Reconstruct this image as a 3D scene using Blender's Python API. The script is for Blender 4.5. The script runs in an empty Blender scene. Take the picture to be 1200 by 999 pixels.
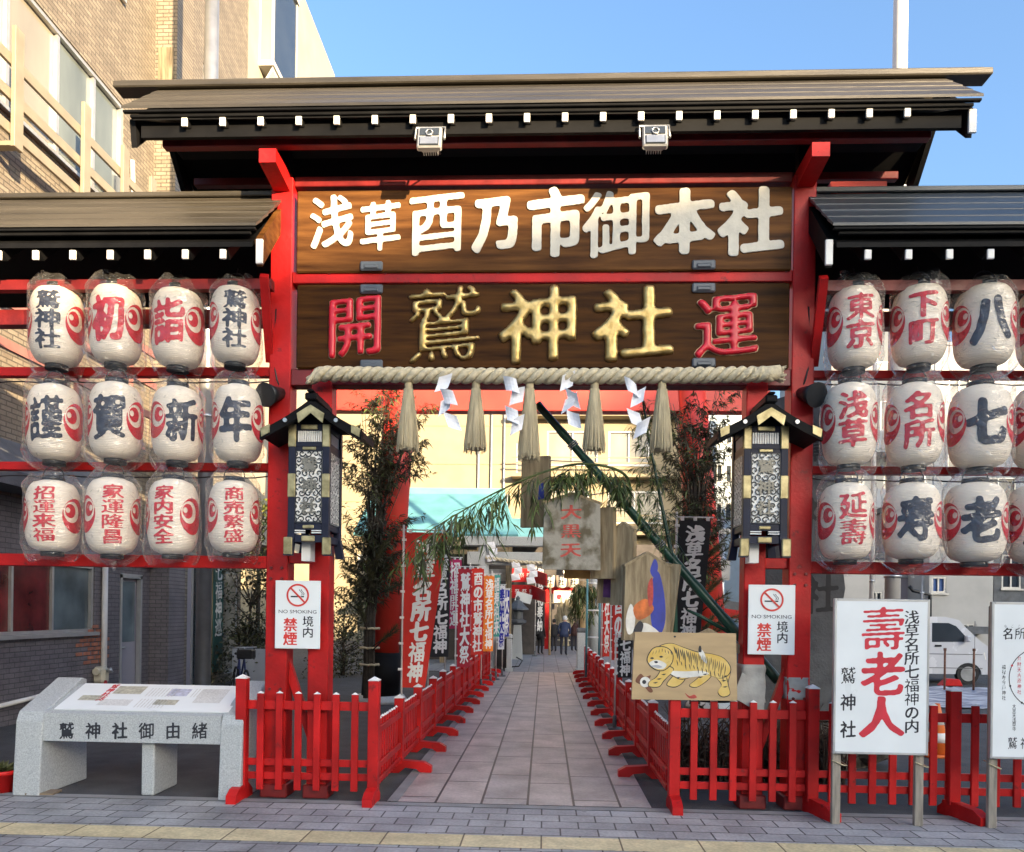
import bpy, bmesh, math, random
import numpy as np
from math import sin, cos, pi, radians as R
from mathutils import Vector as V, Matrix, noise as NZ
random.seed(7)
SC = bpy.context.scene
COL = SC.collection
# ------------------------------------------------------------------ camera, sky, sun, exposure
F, CAMZ, TH, RO, YS = 900.0, 1.75, math.atan(38/900), 0.014, 716.5
FWD = V((-sin(TH), cos(TH), 0)); R0 = V((cos(TH), sin(TH), 0)); Z = V((0, 0, 1))
CR = R0*cos(RO) + Z*sin(RO); CU = Z*cos(RO) - R0*sin(RO); EYE = V((0, 0, CAMZ))
cd = bpy.data.cameras.new('camera'); cam = bpy.data.objects.new('camera', cd); COL.objects.link(cam)
cd.sensor_width = 36; cd.lens = 36*F/1200; cd.shift_y = (YS-499.5)/1200; cd.clip_end = 2000
cam.matrix_world = Matrix((( CR.x, CU.x, -FWD.x, 0), (CR.y, CU.y, -FWD.y, 0), (CR.z, CU.z, -FWD.z, CAMZ), (0, 0, 0, 1)))
SC.camera = cam
SUN_EL = R(11.0); TR = V((-.77, 1.0, 0)).normalized()          # the light travels this way over the ground
w = bpy.data.worlds.new('World'); SC.world = w; w.use_nodes = True
nt = w.node_tree; bg = nt.nodes['Background']
sky = nt.nodes.new('ShaderNodeTexSky'); sky.sky_type = 'NISHITA'; sky.sun_disc = False
sky.sun_elevation = SUN_EL; sky.sun_rotation = math.atan2(-TR.x, -TR.y)
sky.air_density = 1.1; sky.dust_density = 6.0; sky.ozone_density = 3.5
nt.links.new(sky.outputs[0], bg.inputs[0]); bg.inputs[1].default_value = 0.10
sl = bpy.data.lights.new('sun', 'SUN'); sl.energy = 3.1; sl.angle = R(0.5); sl.color = (1, .77, .48)
so = bpy.data.objects.new('sun', sl); COL.objects.link(so)
so.rotation_euler = V((TR.x*cos(SUN_EL), TR.y*cos(SUN_EL), -sin(SUN_EL))).to_track_quat('-Z', 'Y').to_euler()
SC.view_settings.view_transform = 'Standard'; SC.view_settings.look = 'None'
SC.view_settings.exposure = 2.62; SC.view_settings.gamma = 1
SC.cycles.max_bounces = 8; SC.cycles.transparent_max_bounces = 16; SC.cycles.caustics_reflective = False; SC.cycles.caustics_refractive = False
SC.cycles.use_denoising = True

def P(px, py, Y):
    d = FWD + CR*((px-600)/F) + CU*((YS-py)/F)
    return EYE + d*(Y/d.y)
def G(px, py, z=0.0):
    d = FWD + CR*((px-600)/F) + CU*((YS-py)/F)
    return EYE + d*((z-CAMZ)/d.z)
# ------------------------------------------------------------------ materials
def M(name, col, rough=.55, var=.18, scale=6, bump=0, bscale=60, metal=0, stretch=(1, 1, 1), col2=None, thr=None, spec=.5, coat=0, detail=5, chips=None):
    m = bpy.data.materials.new(name); m.use_nodes = True; n = m.node_tree.nodes; L = m.node_tree.links
    b = n['Principled BSDF']; b.inputs['Metallic'].default_value = metal
    b.inputs['Specular IOR Level'].default_value = spec; b.inputs['Coat Weight'].default_value = coat
    tc = n.new('ShaderNodeTexCoord'); mp = n.new('ShaderNodeMapping'); mp.inputs['Scale'].default_value = stretch
    oi = n.new('ShaderNodeObjectInfo'); ad = n.new('ShaderNodeVectorMath'); ad.operation = 'MULTIPLY_ADD'
    L.new(oi.outputs['Random'], ad.inputs[0]); ad.inputs[1].default_value = (7, 13, 5); L.new(tc.outputs['Object'], ad.inputs[2])
    L.new(ad.outputs[0], mp.inputs[0])
    nz = n.new('ShaderNodeTexNoise'); nz.inputs['Scale'].default_value = scale; nz.inputs['Detail'].default_value = detail; L.new(mp.outputs[0], nz.inputs[0])
    rp = n.new('ShaderNodeValToRGB'); L.new(nz.outputs[0], rp.inputs[0])
    c2 = col2 or tuple(min(1, c*(1+var)) for c in col); c1 = col if col2 else tuple(c*(1-var) for c in col)
    lo, hi = thr or (.32, .68)
    rp.color_ramp.elements[0].position = lo; rp.color_ramp.elements[0].color = (*c1, 1)
    rp.color_ramp.elements[1].position = hi; rp.color_ramp.elements[1].color = (*c2, 1)
    src = rp.outputs[0]
    if chips:
        c3, sc3, t3 = chips
        n4 = n.new('ShaderNodeTexNoise'); n4.inputs['Scale'].default_value = sc3; n4.inputs['Detail'].default_value = 8; n4.inputs['Roughness'].default_value = .7; L.new(mp.outputs[0], n4.inputs[0])
        r4 = n.new('ShaderNodeValToRGB'); r4.color_ramp.elements[0].position = t3; r4.color_ramp.elements[1].position = t3+.06; L.new(n4.outputs[0], r4.inputs[0])
        x4 = n.new('ShaderNodeMix'); x4.data_type = 'RGBA'; L.new(r4.outputs[0], x4.inputs[0]); L.new(src, x4.inputs[6]); x4.inputs[7].default_value = (*c3, 1); src = x4.outputs[2]
    L.new(src, b.inputs['Base Color'])
    mr = n.new('ShaderNodeMapRange'); mr.inputs['To Min'].default_value = max(.03, rough-.1); mr.inputs['To Max'].default_value = min(1, rough+.12)
    L.new(nz.outputs[0], mr.inputs[0]); L.new(mr.outputs[0], b.inputs['Roughness'])
    if bump:
        n2 = n.new('ShaderNodeTexNoise'); n2.inputs['Scale'].default_value = bscale; n2.inputs['Detail'].default_value = 4; L.new(mp.outputs[0], n2.inputs[0])
        bp = n.new('ShaderNodeBump'); bp.inputs['Strength'].default_value = bump; bp.inputs['Distance'].default_value = .02
        L.new(n2.outputs[0], bp.inputs['Height']); L.new(bp.outputs[0], b.inputs['Normal'])
    return m
def MB_(name, c1, c2, mortar, bw, rh, axes, msize=.012, rough=.6, off=.5, bump=.5, var=.25, shift=(0, 0), nscale=3, grime=.35):
    """tiles or bricks laid out in the object's own coordinates; axes picks which coordinates run along and across the courses"""
    m = bpy.data.materials.new(name); m.use_nodes = True; n = m.node_tree.nodes; L = m.node_tree.links; b = n['Principled BSDF']
    tc = n.new('ShaderNodeTexCoord'); sp = n.new('ShaderNodeSeparateXYZ'); cb = n.new('ShaderNodeCombineXYZ'); L.new(tc.outputs['Object'], sp.inputs[0])
    for k, a in enumerate(axes):
        ma = n.new('ShaderNodeMath'); ma.operation = 'ADD'; L.new(sp.outputs['XYZ'.index(a)], ma.inputs[0]); ma.inputs[1].default_value = shift[k]; L.new(ma.outputs[0], cb.inputs[k])
    br = n.new('ShaderNodeTexBrick'); L.new(cb.outputs[0], br.inputs[0]); br.offset = off
    br.inputs['Scale'].default_value = 1; br.inputs['Brick Width'].default_value = bw; br.inputs['Row Height'].default_value = rh
    br.inputs['Mortar Size'].default_value = msize; br.inputs['Mortar Smooth'].default_value = .2; br.inputs['Bias'].default_value = 0
    br.inputs['Color1'].default_value = (*c1, 1); br.inputs['Color2'].default_value = (*c2, 1); br.inputs['Mortar'].default_value = (*mortar, 1)
    nz = n.new('ShaderNodeTexNoise'); nz.inputs['Scale'].default_value = nscale; nz.inputs['Detail'].default_value = 6; L.new(tc.outputs['Object'], nz.inputs[0])
    mr = n.new('ShaderNodeMapRange'); mr.inputs[1].default_value = .3; mr.inputs[2].default_value = .7; mr.inputs['To Min'].default_value = 1-grime; mr.inputs['To Max'].default_value = 1.08; L.new(nz.outputs[0], mr.inputs[0])
    vo = n.new('ShaderNodeTexVoronoi'); vo.inputs['Scale'].default_value = 2.3; L.new(tc.outputs['Object'], vo.inputs[0]); vr = n.new('ShaderNodeMapRange'); vr.inputs[1].default_value = .035; vr.inputs[2].default_value = .06; vr.inputs['To Min'].default_value = 1-grime*.7; vr.inputs['To Max'].default_value = 1; L.new(vo.outputs['Distance'], vr.inputs[0])
    n5 = n.new('ShaderNodeTexNoise'); n5.inputs['Scale'].default_value = 38; n5.inputs['Detail'].default_value = 5; L.new(tc.outputs['Object'], n5.inputs[0]); m5 = n.new('ShaderNodeMapRange'); m5.inputs[1].default_value = .3; m5.inputs[2].default_value = .7; m5.inputs['To Min'].default_value = .82; m5.inputs['To Max'].default_value = 1.12; L.new(n5.outputs[0], m5.inputs[0])
    q1 = n.new('ShaderNodeMath'); q1.operation = 'MULTIPLY'; L.new(mr.outputs[0], q1.inputs[0]); L.new(vr.outputs[0], q1.inputs[1]); q2 = n.new('ShaderNodeMath'); q2.operation = 'MULTIPLY'; L.new(q1.outputs[0], q2.inputs[0]); L.new(m5.outputs[0], q2.inputs[1]); mr = q2
    mx = n.new('ShaderNodeVectorMath'); mx.operation = 'SCALE'; L.new(br.outputs[0], mx.inputs[0]); L.new(mr.outputs[0], mx.inputs['Scale'])
    L.new(mx.outputs[0], b.inputs['Base Color']); b.inputs['Roughness'].default_value = rough
    n3 = n.new('ShaderNodeTexNoise'); n3.inputs['Scale'].default_value = 55; L.new(tc.outputs['Object'], n3.inputs[0])
    h = n.new('ShaderNodeMath'); h.operation = 'MULTIPLY_ADD'; h.inputs[1].default_value = .25; L.new(n3.outputs[0], h.inputs[0])
    inv = n.new('ShaderNodeMath'); inv.operation = 'SUBTRACT'; inv.inputs[0].default_value = 1; L.new(br.outputs['Fac'], inv.inputs[1]); L.new(inv.outputs[0], h.inputs[2])
    bp = n.new('ShaderNodeBump'); bp.inputs['Strength'].default_value = bump; bp.inputs['Distance'].default_value = .01; L.new(h.outputs[0], bp.inputs['Height']); L.new(bp.outputs[0], b.inputs['Normal'])
    return m
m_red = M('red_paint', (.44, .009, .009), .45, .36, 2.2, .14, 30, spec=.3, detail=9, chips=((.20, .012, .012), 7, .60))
m_redold_shade = M('worn_shaded_red_paint', (.15, .008, .008), .45, .3, 5, .12, 30)  # dull red for fittings; for purlins and beams, eave shade put into the colour
m_verm = M('vermilion_paint', (.62, .045, .03), .4, .12, 2)
m_black = M('black_paint', (.0055, .0055, .006), .6, .3, 5, spec=.12)
m_blackm = M('black_metal', (.02, .021, .024), .38, .3, 8, metal=.4)
m_white = M('white_paint', (.78, .77, .74), .5, .05, 6)
m_signw = M('white_sign_enamel', (.76, .79, .79), .3, .035, 3)
m_ink = M('black_ink', (.016, .018, .026), .5, .3, 20)
m_navyink = M('ink_on_paper', (.018, .024, .045), .6, .3, 25)
m_redink = M('red_ink', (.55, .015, .03), .55, .2, 20)
m_copper = M('roof_sheet', (.058, .050, .038), .42, .35, 2.5, .12, 30, stretch=(.35, 4, 4), metal=.15)
m_coppershade = M('shaded_roof_sheet', (.055, .062, .07), .4, .3, 2.5, .12, 30, stretch=(.35, 4, 4), metal=.15)  # bluish copy of the roof sheet, the unlit rack roof's shade in its colour
m_eave = M('eave_trim', (.045, .05, .043), .45, .25, 3)
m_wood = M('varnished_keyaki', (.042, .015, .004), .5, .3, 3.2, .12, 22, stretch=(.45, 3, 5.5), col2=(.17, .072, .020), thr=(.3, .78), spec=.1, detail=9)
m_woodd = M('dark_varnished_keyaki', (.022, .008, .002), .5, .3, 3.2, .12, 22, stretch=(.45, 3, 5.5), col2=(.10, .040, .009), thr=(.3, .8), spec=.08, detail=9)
m_gold = M('gold_leaf', (.34, .225, .07), .40, .3, 13, .18, 40, metal=.8, col2=(.66, .48, .20), thr=(.30, .66))
m_brass = M('brass_fitting', (.24, .20, .10), .42, .3, 12, metal=.7, col2=(.55, .47, .26))
m_bracket = M('grey_bracket', (.09, .105, .125), .4, .1, 6)
m_straw = M('straw', (.44, .37, .235), .8, .25, 30, .35, 60, stretch=(1, 1, .12))
m_rope = M('rope_straw', (.56, .49, .34), .8, .2, 25, .4, 90)
m_paper = M('white_paper', (.78, .79, .83), .7, .03, 8)
m_granite = M('pale_granite', (.30, .32, .325), .6, .3, 90, .12, 120, col2=(.50, .52, .52))
m_granited = M('dark_slate', (.10, .108, .118), .65, .25, 5, .35, 35)
m_asph = M('asphalt', (.062, .062, .064), .85, .3, 3, .5, 160)
m_conc = M('concrete', (.25, .245, .235), .8, .2, 4, .25, 60)
m_path = MB_('path_stone', (.50, .425, .385), (.38, .345, .335), (.045, .04, .04), 1.03, .417, 'YX', .012, .42, .35, .6, shift=(.1, .1285), nscale=2.4, grime=.42)
m_pave = MB_('pavement_blocks', (.46, .46, .455), (.36, .36, .365), (.09, .09, .09), .30, .20, 'XY', .007, .6, .5, .6, nscale=1.7, grime=.45)
m_farpave = MB_('court_paving', (.27, .29, .31), (.23, .25, .28), (.1, .11, .12), .9, .45, 'YX', .012, .55, .5, .4)
m_tact = MB_('tactile_yellow', (.74, .63, .37), (.66, .55, .31), (.18, .14, .08), .60, 5, 'XY', .007, .6, 0, .5, nscale=4, grime=.25)
m_tile = MB_('beige_brick_tile', (.265, .225, .17), (.19, .155, .115), (.10, .085, .065), .225, .075, 'YZ', .010, .5, .5, .6, grime=.2)
m_tilef = MB_('beige_brick_front', (.28, .235, .175), (.22, .18, .13), (.10, .085, .065), .225, .075, 'XZ', .010, .5, .5, .6, grime=.2)
m_dtile = MB_('dark_brick_tile', (.185, .165, .172), (.150, .134, .144), (.08, .074, .08), .225, .075, 'YZ', .008, .5, .5, .5, grime=.25)
m_cream = M('cream_render', (.29, .245, .16), .8, .08, 1.5)
m_creamw = M('pale_render', (.46, .45, .42), .8, .08, 1.5)
m_greyr = M('grey_render', (.36, .38, .41), .8, .1, 1.5)
m_alu = M('aluminium', (.50, .50, .49), .35, .08, 6, metal=.6)
m_steel = M('galvanised_steel', (.44, .45, .46), .32, .12, 5, metal=.75)
m_pole = M('pale_painted_steel', (.62, .60, .57), .45, .08, 3)
m_glass = M('dark_window_glass', (.035, .042, .05), .06, .2, 1.2, spec=.8)
m_curtain = M('window_with_blind', (.27, .245, .19), .12, .25, 1.0, spec=.7, stretch=(1, 1, .3), coat=.6)
m_blindg = M('window_with_grey_blind', (.13, .15, .145), .12, .4, 1.0, spec=.7, stretch=(1, 1, .3))
m_frost = M('frosted_glass', (.10, .13, .14), .15, .4, 1.6, spec=.6)
m_redcur = M('red_curtain_behind_glass', (.14, .012, .014), .12, .5, 2.5, spec=.6)
m_door = M('grey_door', (.27, .255, .29), .4, .05, 4)
m_teal = M('teal_copper_roof', (.10, .27, .31), .55, .15, 2)
m_bamboo = M('green_bamboo', (.012, .06, .035), .3, .3, 5, stretch=(1, 1, .4))
m_leaf = M('bamboo_leaf', (.045, .075, .018), .55, .4, 4, col2=(.11, .15, .04))
m_leafd = M('dark_dry_leaf', (.020, .022, .012), .6, .4, 4, col2=(.075, .072, .038))
m_pine = M('pine_needle', (.03, .045, .016), .6, .4, 4, col2=(.10, .095, .03))
m_bark = M('bark', (.05, .04, .03), .9, .3, 12, .5, 40)
m_oldwood = M('weathered_board', (.17, .125, .07), .8, .35, 5, .3, 40, stretch=(5, 5, .7), col2=(.37, .295, .18))
m_mould = M('mouldy_board', (.10, .08, .045), .8, .35, 8, .2, 40, col2=(.30, .275, .225), thr=(.36, .56), detail=9)
m_newwood = M('new_cypress_board', (.46, .325, .17), .55, .12, 3, .08, 40, stretch=(.7, 3, 4))
m_stake = M('grey_stake_wood', (.28, .245, .20), .8, .3, 8, .3, 60, stretch=(4, 4, .5))
m_tape = M('grey_cloth_wrap', (.32, .31, .285), .7, .2, 6, .3, 25)
m_van = M('silver_van_paint', (.64, .65, .67), .25, .03, 2, metal=.1, coat=.6)
m_tyre = M('rubber', (.02, .02, .02), .8, .2, 9)
m_tarp = M('blue_sheet', (.42, .46, .53), .4, .25, 2.2, .8, 6, stretch=(.6, 2.4, 1), col2=(.05, .08, .17), thr=(.42, .58))
m_orange = M('orange_plastic', (.75, .17, .03), .45, .1, 5)
m_soil = M('dry_brush', (.07, .05, .035), .9, .5, 9, .6, 30)
m_ceram = M('cream_enamel', (.55, .50, .38), .4, .15, 6)
m_skin = M('skin', (.50, .30, .21), .6, .08, 9)
m_cloth = lambda nme, c: M(nme, c, .75, .18, 5)
def paper_mat():
    m = M('lantern_paper', (.83, .73, .60), .7, .08, 3); n = m.node_tree.nodes; L = m.node_tree.links; b = n['Principled BSDF']
    tc = n.new('ShaderNodeTexCoord'); wv = n.new('ShaderNodeTexWave'); wv.bands_direction = 'Z'; wv.inputs['Scale'].default_value = 22; wv.inputs['Distortion'].default_value = .6
    L.new(tc.outputs['Object'], wv.inputs[0]); bp = n.new('ShaderNodeBump'); bp.inputs['Strength'].default_value = .35; bp.inputs['Distance'].default_value = .006
    L.new(wv.outputs[0], bp.inputs['Height']); L.new(bp.outputs[0], b.inputs['Normal']); return m
m_lpaper = paper_mat()
def bag_mat():
    m = bpy.data.materials.new('clear_plastic_film'); m.use_nodes = True; n = m.node_tree.nodes; L = m.node_tree.links
    n.remove(n['Principled BSDF']); out = n['Material Output']
    tr = n.new('ShaderNodeBsdfTransparent'); gl = n.new('ShaderNodeBsdfGlossy'); gl.inputs['Roughness'].default_value = .07; df = n.new('ShaderNodeBsdfDiffuse'); df.inputs[0].default_value = (.8, .78, .76, 1)
    tc = n.new('ShaderNodeTexCoord'); mp = n.new('ShaderNodeMapping'); mp.inputs['Scale'].default_value = (1, 1, 1.5); mp.inputs['Rotation'].default_value = (.3, .5, .4); L.new(tc.outputs['Object'], mp.inputs[0])
    nz = n.new('ShaderNodeTexNoise'); nz.noise_type = 'RIDGED_MULTIFRACTAL'; nz.inputs['Scale'].default_value = 9; nz.inputs['Detail'].default_value = 3; nz.inputs['Distortion'].default_value = 1.6; L.new(mp.outputs[0], nz.inputs[0])
    bp = n.new('ShaderNodeBump'); bp.inputs['Strength'].default_value = 1.0; bp.inputs['Distance'].default_value = .05; L.new(nz.outputs[0], bp.inputs['Height']); L.new(bp.outputs[0], gl.inputs['Normal'])
    m1 = n.new('ShaderNodeMixShader'); fr = n.new('ShaderNodeMapRange'); fr.inputs['To Min'].default_value = .025; fr.inputs['To Max'].default_value = .40; p3 = n.new('ShaderNodeMath'); p3.operation = 'POWER'; p3.inputs[1].default_value = 2.6; l2 = n.new('ShaderNodeLayerWeight'); l2.inputs[0].default_value = .3; L.new(l2.outputs['Facing'], p3.inputs[0]); L.new(p3.outputs[0], fr.inputs[0]); cr = n.new('ShaderNodeMapRange'); cr.inputs[1].default_value = .55; cr.inputs[2].default_value = 1.1; cr.inputs['To Min'].default_value = 0; cr.inputs['To Max'].default_value = .16; L.new(nz.outputs[0], cr.inputs[0]); sm = n.new('ShaderNodeMath'); sm.operation = 'ADD'; L.new(fr.outputs[0], sm.inputs[0]); L.new(cr.outputs[0], sm.inputs[1]); L.new(sm.outputs[0], m1.inputs[0]); L.new(tr.outputs[0], m1.inputs[1]); L.new(df.outputs[0], m1.inputs[2])
    lw = n.new('ShaderNodeLayerWeight'); lw.inputs[0].default_value = .25; L.new(bp.outputs[0], lw.inputs['Normal'])
    mr = n.new('ShaderNodeMapRange'); mr.inputs['To Min'].default_value = .05; mr.inputs['To Max'].default_value = .62; pw = n.new('ShaderNodeMath'); pw.operation = 'POWER'; pw.inputs[1].default_value = 2.2; L.new(lw.outputs['Facing'], pw.inputs[0]); L.new(pw.outputs[0], mr.inputs[0])
    m2 = n.new('ShaderNodeMixShader'); L.new(mr.outputs[0], m2.inputs[0]); L.new(m1.outputs[0], m2.inputs[1]); L.new(gl.outputs[0], m2.inputs[2]); L.new(m2.outputs[0], out.inputs[0]); return m
m_bag = bag_mat()
# ------------------------------------------------------------------ mesh collector
class MB:
    def __init__(s): s.bm = bmesh.new()
    def _mi(s, faces, mi, smooth=False):
        for f in faces: f.material_index = mi; f.smooth = smooth
    def box(s, c, size, rot=None, mi=0, bev=0):
        g = bmesh.ops.create_cube(s.bm, size=1.0); vs = g['verts']
        for v in vs:
            p = V((v.co.x*size[0], v.co.y*size[1], v.co.z*size[2])); v.co = (rot @ p if rot else p) + V(c)
        fs = list({f for v in vs for f in v.link_faces})
        s._mi(fs, mi)
        if bev:
            es = list({e for v in vs for e in v.link_edges})
            r = bmesh.ops.bevel(s.bm, geom=es, offset=bev, segments=1, affect='EDGES', profile=.5, material=-1); s._mi(r['faces'], mi)
        return s
    def b2(s, a, b, mi=0, bev=0):
        a, b = V(a), V(b); return s.box((a+b)/2, [abs(q) for q in (b-a)], None, mi, bev)
    def bar(s, p, q, wx, wy, mi=0, up=Z, bev=0):
        p, q = V(p), V(q); d = (q-p); z = d.normalized(); x = V(up).cross(z)
        if x.length < 1e-4: x = V((1, 0, 0))
        x.normalize(); y = z.cross(x); rot = Matrix((x, y, z)).transposed()
        return s.box((p+q)/2, (wx, wy, d.length), rot, mi, bev)
    def tube(s, pts, r, n=8, mi=0, caps=True, smooth=True):
        pts = [V(p) for p in pts]; rs = r if isinstance(r, (list, tuple)) else [r]*len(pts); rings = []; px = None
        for i, p in enumerate(pts):
            t = (pts[min(i+1, len(pts)-1)]-pts[max(i-1, 0)]).normalized()
            x = px - t*px.dot(t) if px else t.orthogonal()
            if x.length < 1e-5: x = t.orthogonal()
            x.normalize(); px = x; y = t.cross(x)
            rings.append([s.bm.verts.new(p+(x*cos(2*pi*k/n)+y*sin(2*pi*k/n))*rs[i]) for k in range(n)])
        for a, b in zip(rings, rings[1:]):
            for k in range(n):
                f = s.bm.faces.new((a[k], a[(k+1) % n], b[(k+1) % n], b[k])); f.material_index = mi; f.smooth = smooth
        if caps:
            for rg, rev in ((rings[0], 1), (rings[-1], 0)):
                f = s.bm.faces.new(rg[::-1] if rev else rg); f.material_index = mi
        return s
    def lathe(s, prof, c=(0, 0, 0), n=20, mi=0, smooth=True, fn=None):
        c = V(c); rings = []
        for r, z in prof:
            rg = []
            for k in range(n):
                a = 2*pi*k/n; p = V((r*sin(a), -r*cos(a), z)); p = fn(p, a) if fn else p; rg.append(s.bm.verts.new(p+c))
            rings.append(rg)
        for a, b in zip(rings, rings[1:]):
            for k in range(n):
                f = s.bm.faces.new((a[k], a[(k+1) % n], b[(k+1) % n], b[k])); f.material_index = mi; f.smooth = smooth
        for rg, rev in ((rings[0], 1), (rings[-1], 0)):
            f = s.bm.faces.new(rg[::-1] if rev else rg); f.material_index = mi
        return s
    def prism(s, pts, d, mi=0):
        d = V(d); a = [s.bm.verts.new(V(p)) for p in pts]; b = [s.bm.verts.new(V(p)+d) for p in pts]; n = len(a)
        fs = [s.bm.faces.new(a), s.bm.faces.new(b[::-1])]
        for k in range(n): fs.append(s.bm.faces.new((a[(k+1) % n], a[k], b[k], b[(k+1) % n])))
        s._mi(fs, mi); return s
    def face(s, pts, mi=0, smooth=False):
        f = s.bm.faces.new([s.bm.verts.new(V(p)) for p in pts]); f.material_index = mi; f.smooth = smooth; return s
    def geo(s, vs, fs, mi=0, smooth=False):
        vv = [s.bm.verts.new(v) for v in vs]
        for f in fs:
            try:
                q = s.bm.faces.new([vv[k] for k in f]); q.material_index = mi; q.smooth = smooth
            except ValueError: pass
        return s
    def wall(s, axis, pos, th, a0, a1, z0, z1, holes, mi=0):
        """a wall with openings: axis 'x' means the plane x=pos and a runs along y"""
        A = sorted({a0, a1, *[min(max(h[k], a0), a1) for h in holes for k in (0, 1)]}); ZZ = sorted({z0, z1, *[min(max(h[k], z0), z1) for h in holes for k in (2, 3)]})
        for p, q in zip(A, A[1:]):
            run = None
            for u, v_ in zip(ZZ, ZZ[1:]):
                cm, zm = (p+q)/2, (u+v_)/2
                if any(h[0] < cm < h[1] and h[2] < zm < h[3] for h in holes):
                    if run: s._w(axis, pos, th, p, q, *run, mi); run = None
                else: run = (run[0], v_) if run else (u, v_)
            if run: s._w(axis, pos, th, p, q, *run, mi)
        return s
    def _w(s, axis, pos, th, p, q, u, v_, mi):
        s.b2((pos, p, u), (pos+th, q, v_), mi) if axis == 'x' else s.b2((p, pos, u), (q, pos+th, v_), mi)
    def build(s, name, mats, parent=None, fix=True, loc=None):
        if fix: bmesh.ops.recalc_face_normals(s.bm, faces=s.bm.faces)
        o_ = V((0, 0, 0)); q = parent
        while q is not None: o_ = o_ + q.location; q = q.parent
        if loc is not None: o_ = o_ + V(loc)
        if o_.length: bmesh.ops.translate(s.bm, verts=s.bm.verts, vec=-o_)
        me = bpy.data.meshes.new(name); s.bm.to_mesh(me); s.bm.free()
        for m in (mats if isinstance(mats, (list, tuple)) else [mats]): me.materials.append(m)
        o = bpy.data.objects.new(name, me); COL.objects.link(o)
        if parent is not None: o.parent = parent
        if loc is not None: o.location = loc
        return o
def tag(o, label, cat, group=None):
    o['label'] = label; o['category'] = cat
    if group: o['group'] = group
    return o
def thing(name, loc, label, cat, group=None):
    o = bpy.data.objects.new(name, None); COL.objects.link(o); o.location = loc; o.empty_display_size = .1
    return tag(o, label, cat, group)
def struct(name, mb, m):
    o = mb.build(name, m); o['kind'] = 'structure'; return o
def dup(root, loc, label, rz=None):
    r = root.copy(); COL.objects.link(r); r.location = loc; r['label'] = label
    if rz is not None: r.rotation_euler.z = rz
    for ch in list(root.children):
        c = ch.copy(); COL.objects.link(c); c.parent = r
        for g in ch.children:
            d = g.copy(); COL.objects.link(d); d.parent = c
    return r
# ------------------------------------------------------------------ lettering: brush-like glyph meshes
_raw = {}
def raw(ch):
    if ch in _raw: return _raw[ch]
    cu = bpy.data.curves.new('g', 'FONT'); cu.body = ch; cu.size = 1; cu.resolution_u = 3
    o = bpy.data.objects.new('g', cu); COL.objects.link(o); dg = bpy.context.evaluated_depsgraph_get()
    me = bpy.data.meshes.new_from_object(o.evaluated_get(dg)); me.calc_loop_triangles()
    v = np.array([q.co[:2] for q in me.vertices]); t = np.array([q.vertices[:] for q in me.loop_triangles])
    bpy.data.objects.remove(o); bpy.data.curves.remove(cu); bpy.data.meshes.remove(me)
    _raw[ch] = (v, t); return v, t
def _em():
    v, t = raw('国'); return (v.min(0)+v.max(0))/2, (v.max(0)-v.min(0)).max()/.9
EMC, EMS = _em()
def blur(a, sg):
    r = max(1, int(3*sg)); k = np.exp(-.5*(np.arange(-r, r+1)/sg)**2); k /= k.sum()
    a = np.apply_along_axis(lambda q: np.convolve(np.pad(q, r, mode='edge'), k, 'valid'), 0, a)
    return np.apply_along_axis(lambda q: np.convolve(np.pad(q, r, mode='edge'), k, 'valid'), 1, a)
def lattice(N, sc, seed):
    rng = np.random.RandomState(seed); n = int(sc)+3; g = rng.rand(n, n)*2-1; u = np.linspace(0, sc, N); i = u.astype(int); f = u-i; f = f*f*(3-2*f)
    a = g[i][:, i]*(1-f)[None]+g[i][:, i+1]*f[None]; b = g[i+1][:, i]*(1-f)[None]+g[i+1][:, i+1]*f[None]
    return a*(1-f)[:, None]+b*f[:, None]
def march(Fd, t, ext, Hf=None):
    """filled region Fd>t as (verts in [-ext/2,ext/2]^2, faces, inside height)"""
    N = Fd.shape[0]; A = Fd-t; vid = {}; vs = []; hs = []; fs = []; st = ext/(N-1)
    def vert(key, x, y, h):
        if key not in vid: vid[key] = len(vs); vs.append((x*st-ext/2, y*st-ext/2)); hs.append(h)
        return vid[key]
    pos = A > 0; anyc = pos[:-1, :-1] | pos[1:, :-1] | pos[:-1, 1:] | pos[1:, 1:]
    for j, i in zip(*np.nonzero(anyc)):
        c = [(i, j), (i+1, j), (i+1, j+1), (i, j+1)]; poly = []
        for k in range(4):
            (x0, y0), (x1, y1) = c[k], c[(k+1) % 4]; a0, a1 = A[y0, x0], A[y1, x1]
            if a0 > 0: poly.append(vert((x0, y0), x0, y0, a0 if Hf is None else Hf[y0, x0]))
            if (a0 > 0) != (a1 > 0):
                u = a0/(a0-a1); u = min(.98, max(.02, u))
                poly.append(vert((min((x0, y0), (x1, y1)), max((x0, y0), (x1, y1))), x0+(x1-x0)*u, y0+(y1-y0)*u, 0))
        if len(poly) > 2: fs.append(poly)
    return np.array(vs), fs, np.array(hs)
_gc = {}
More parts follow.
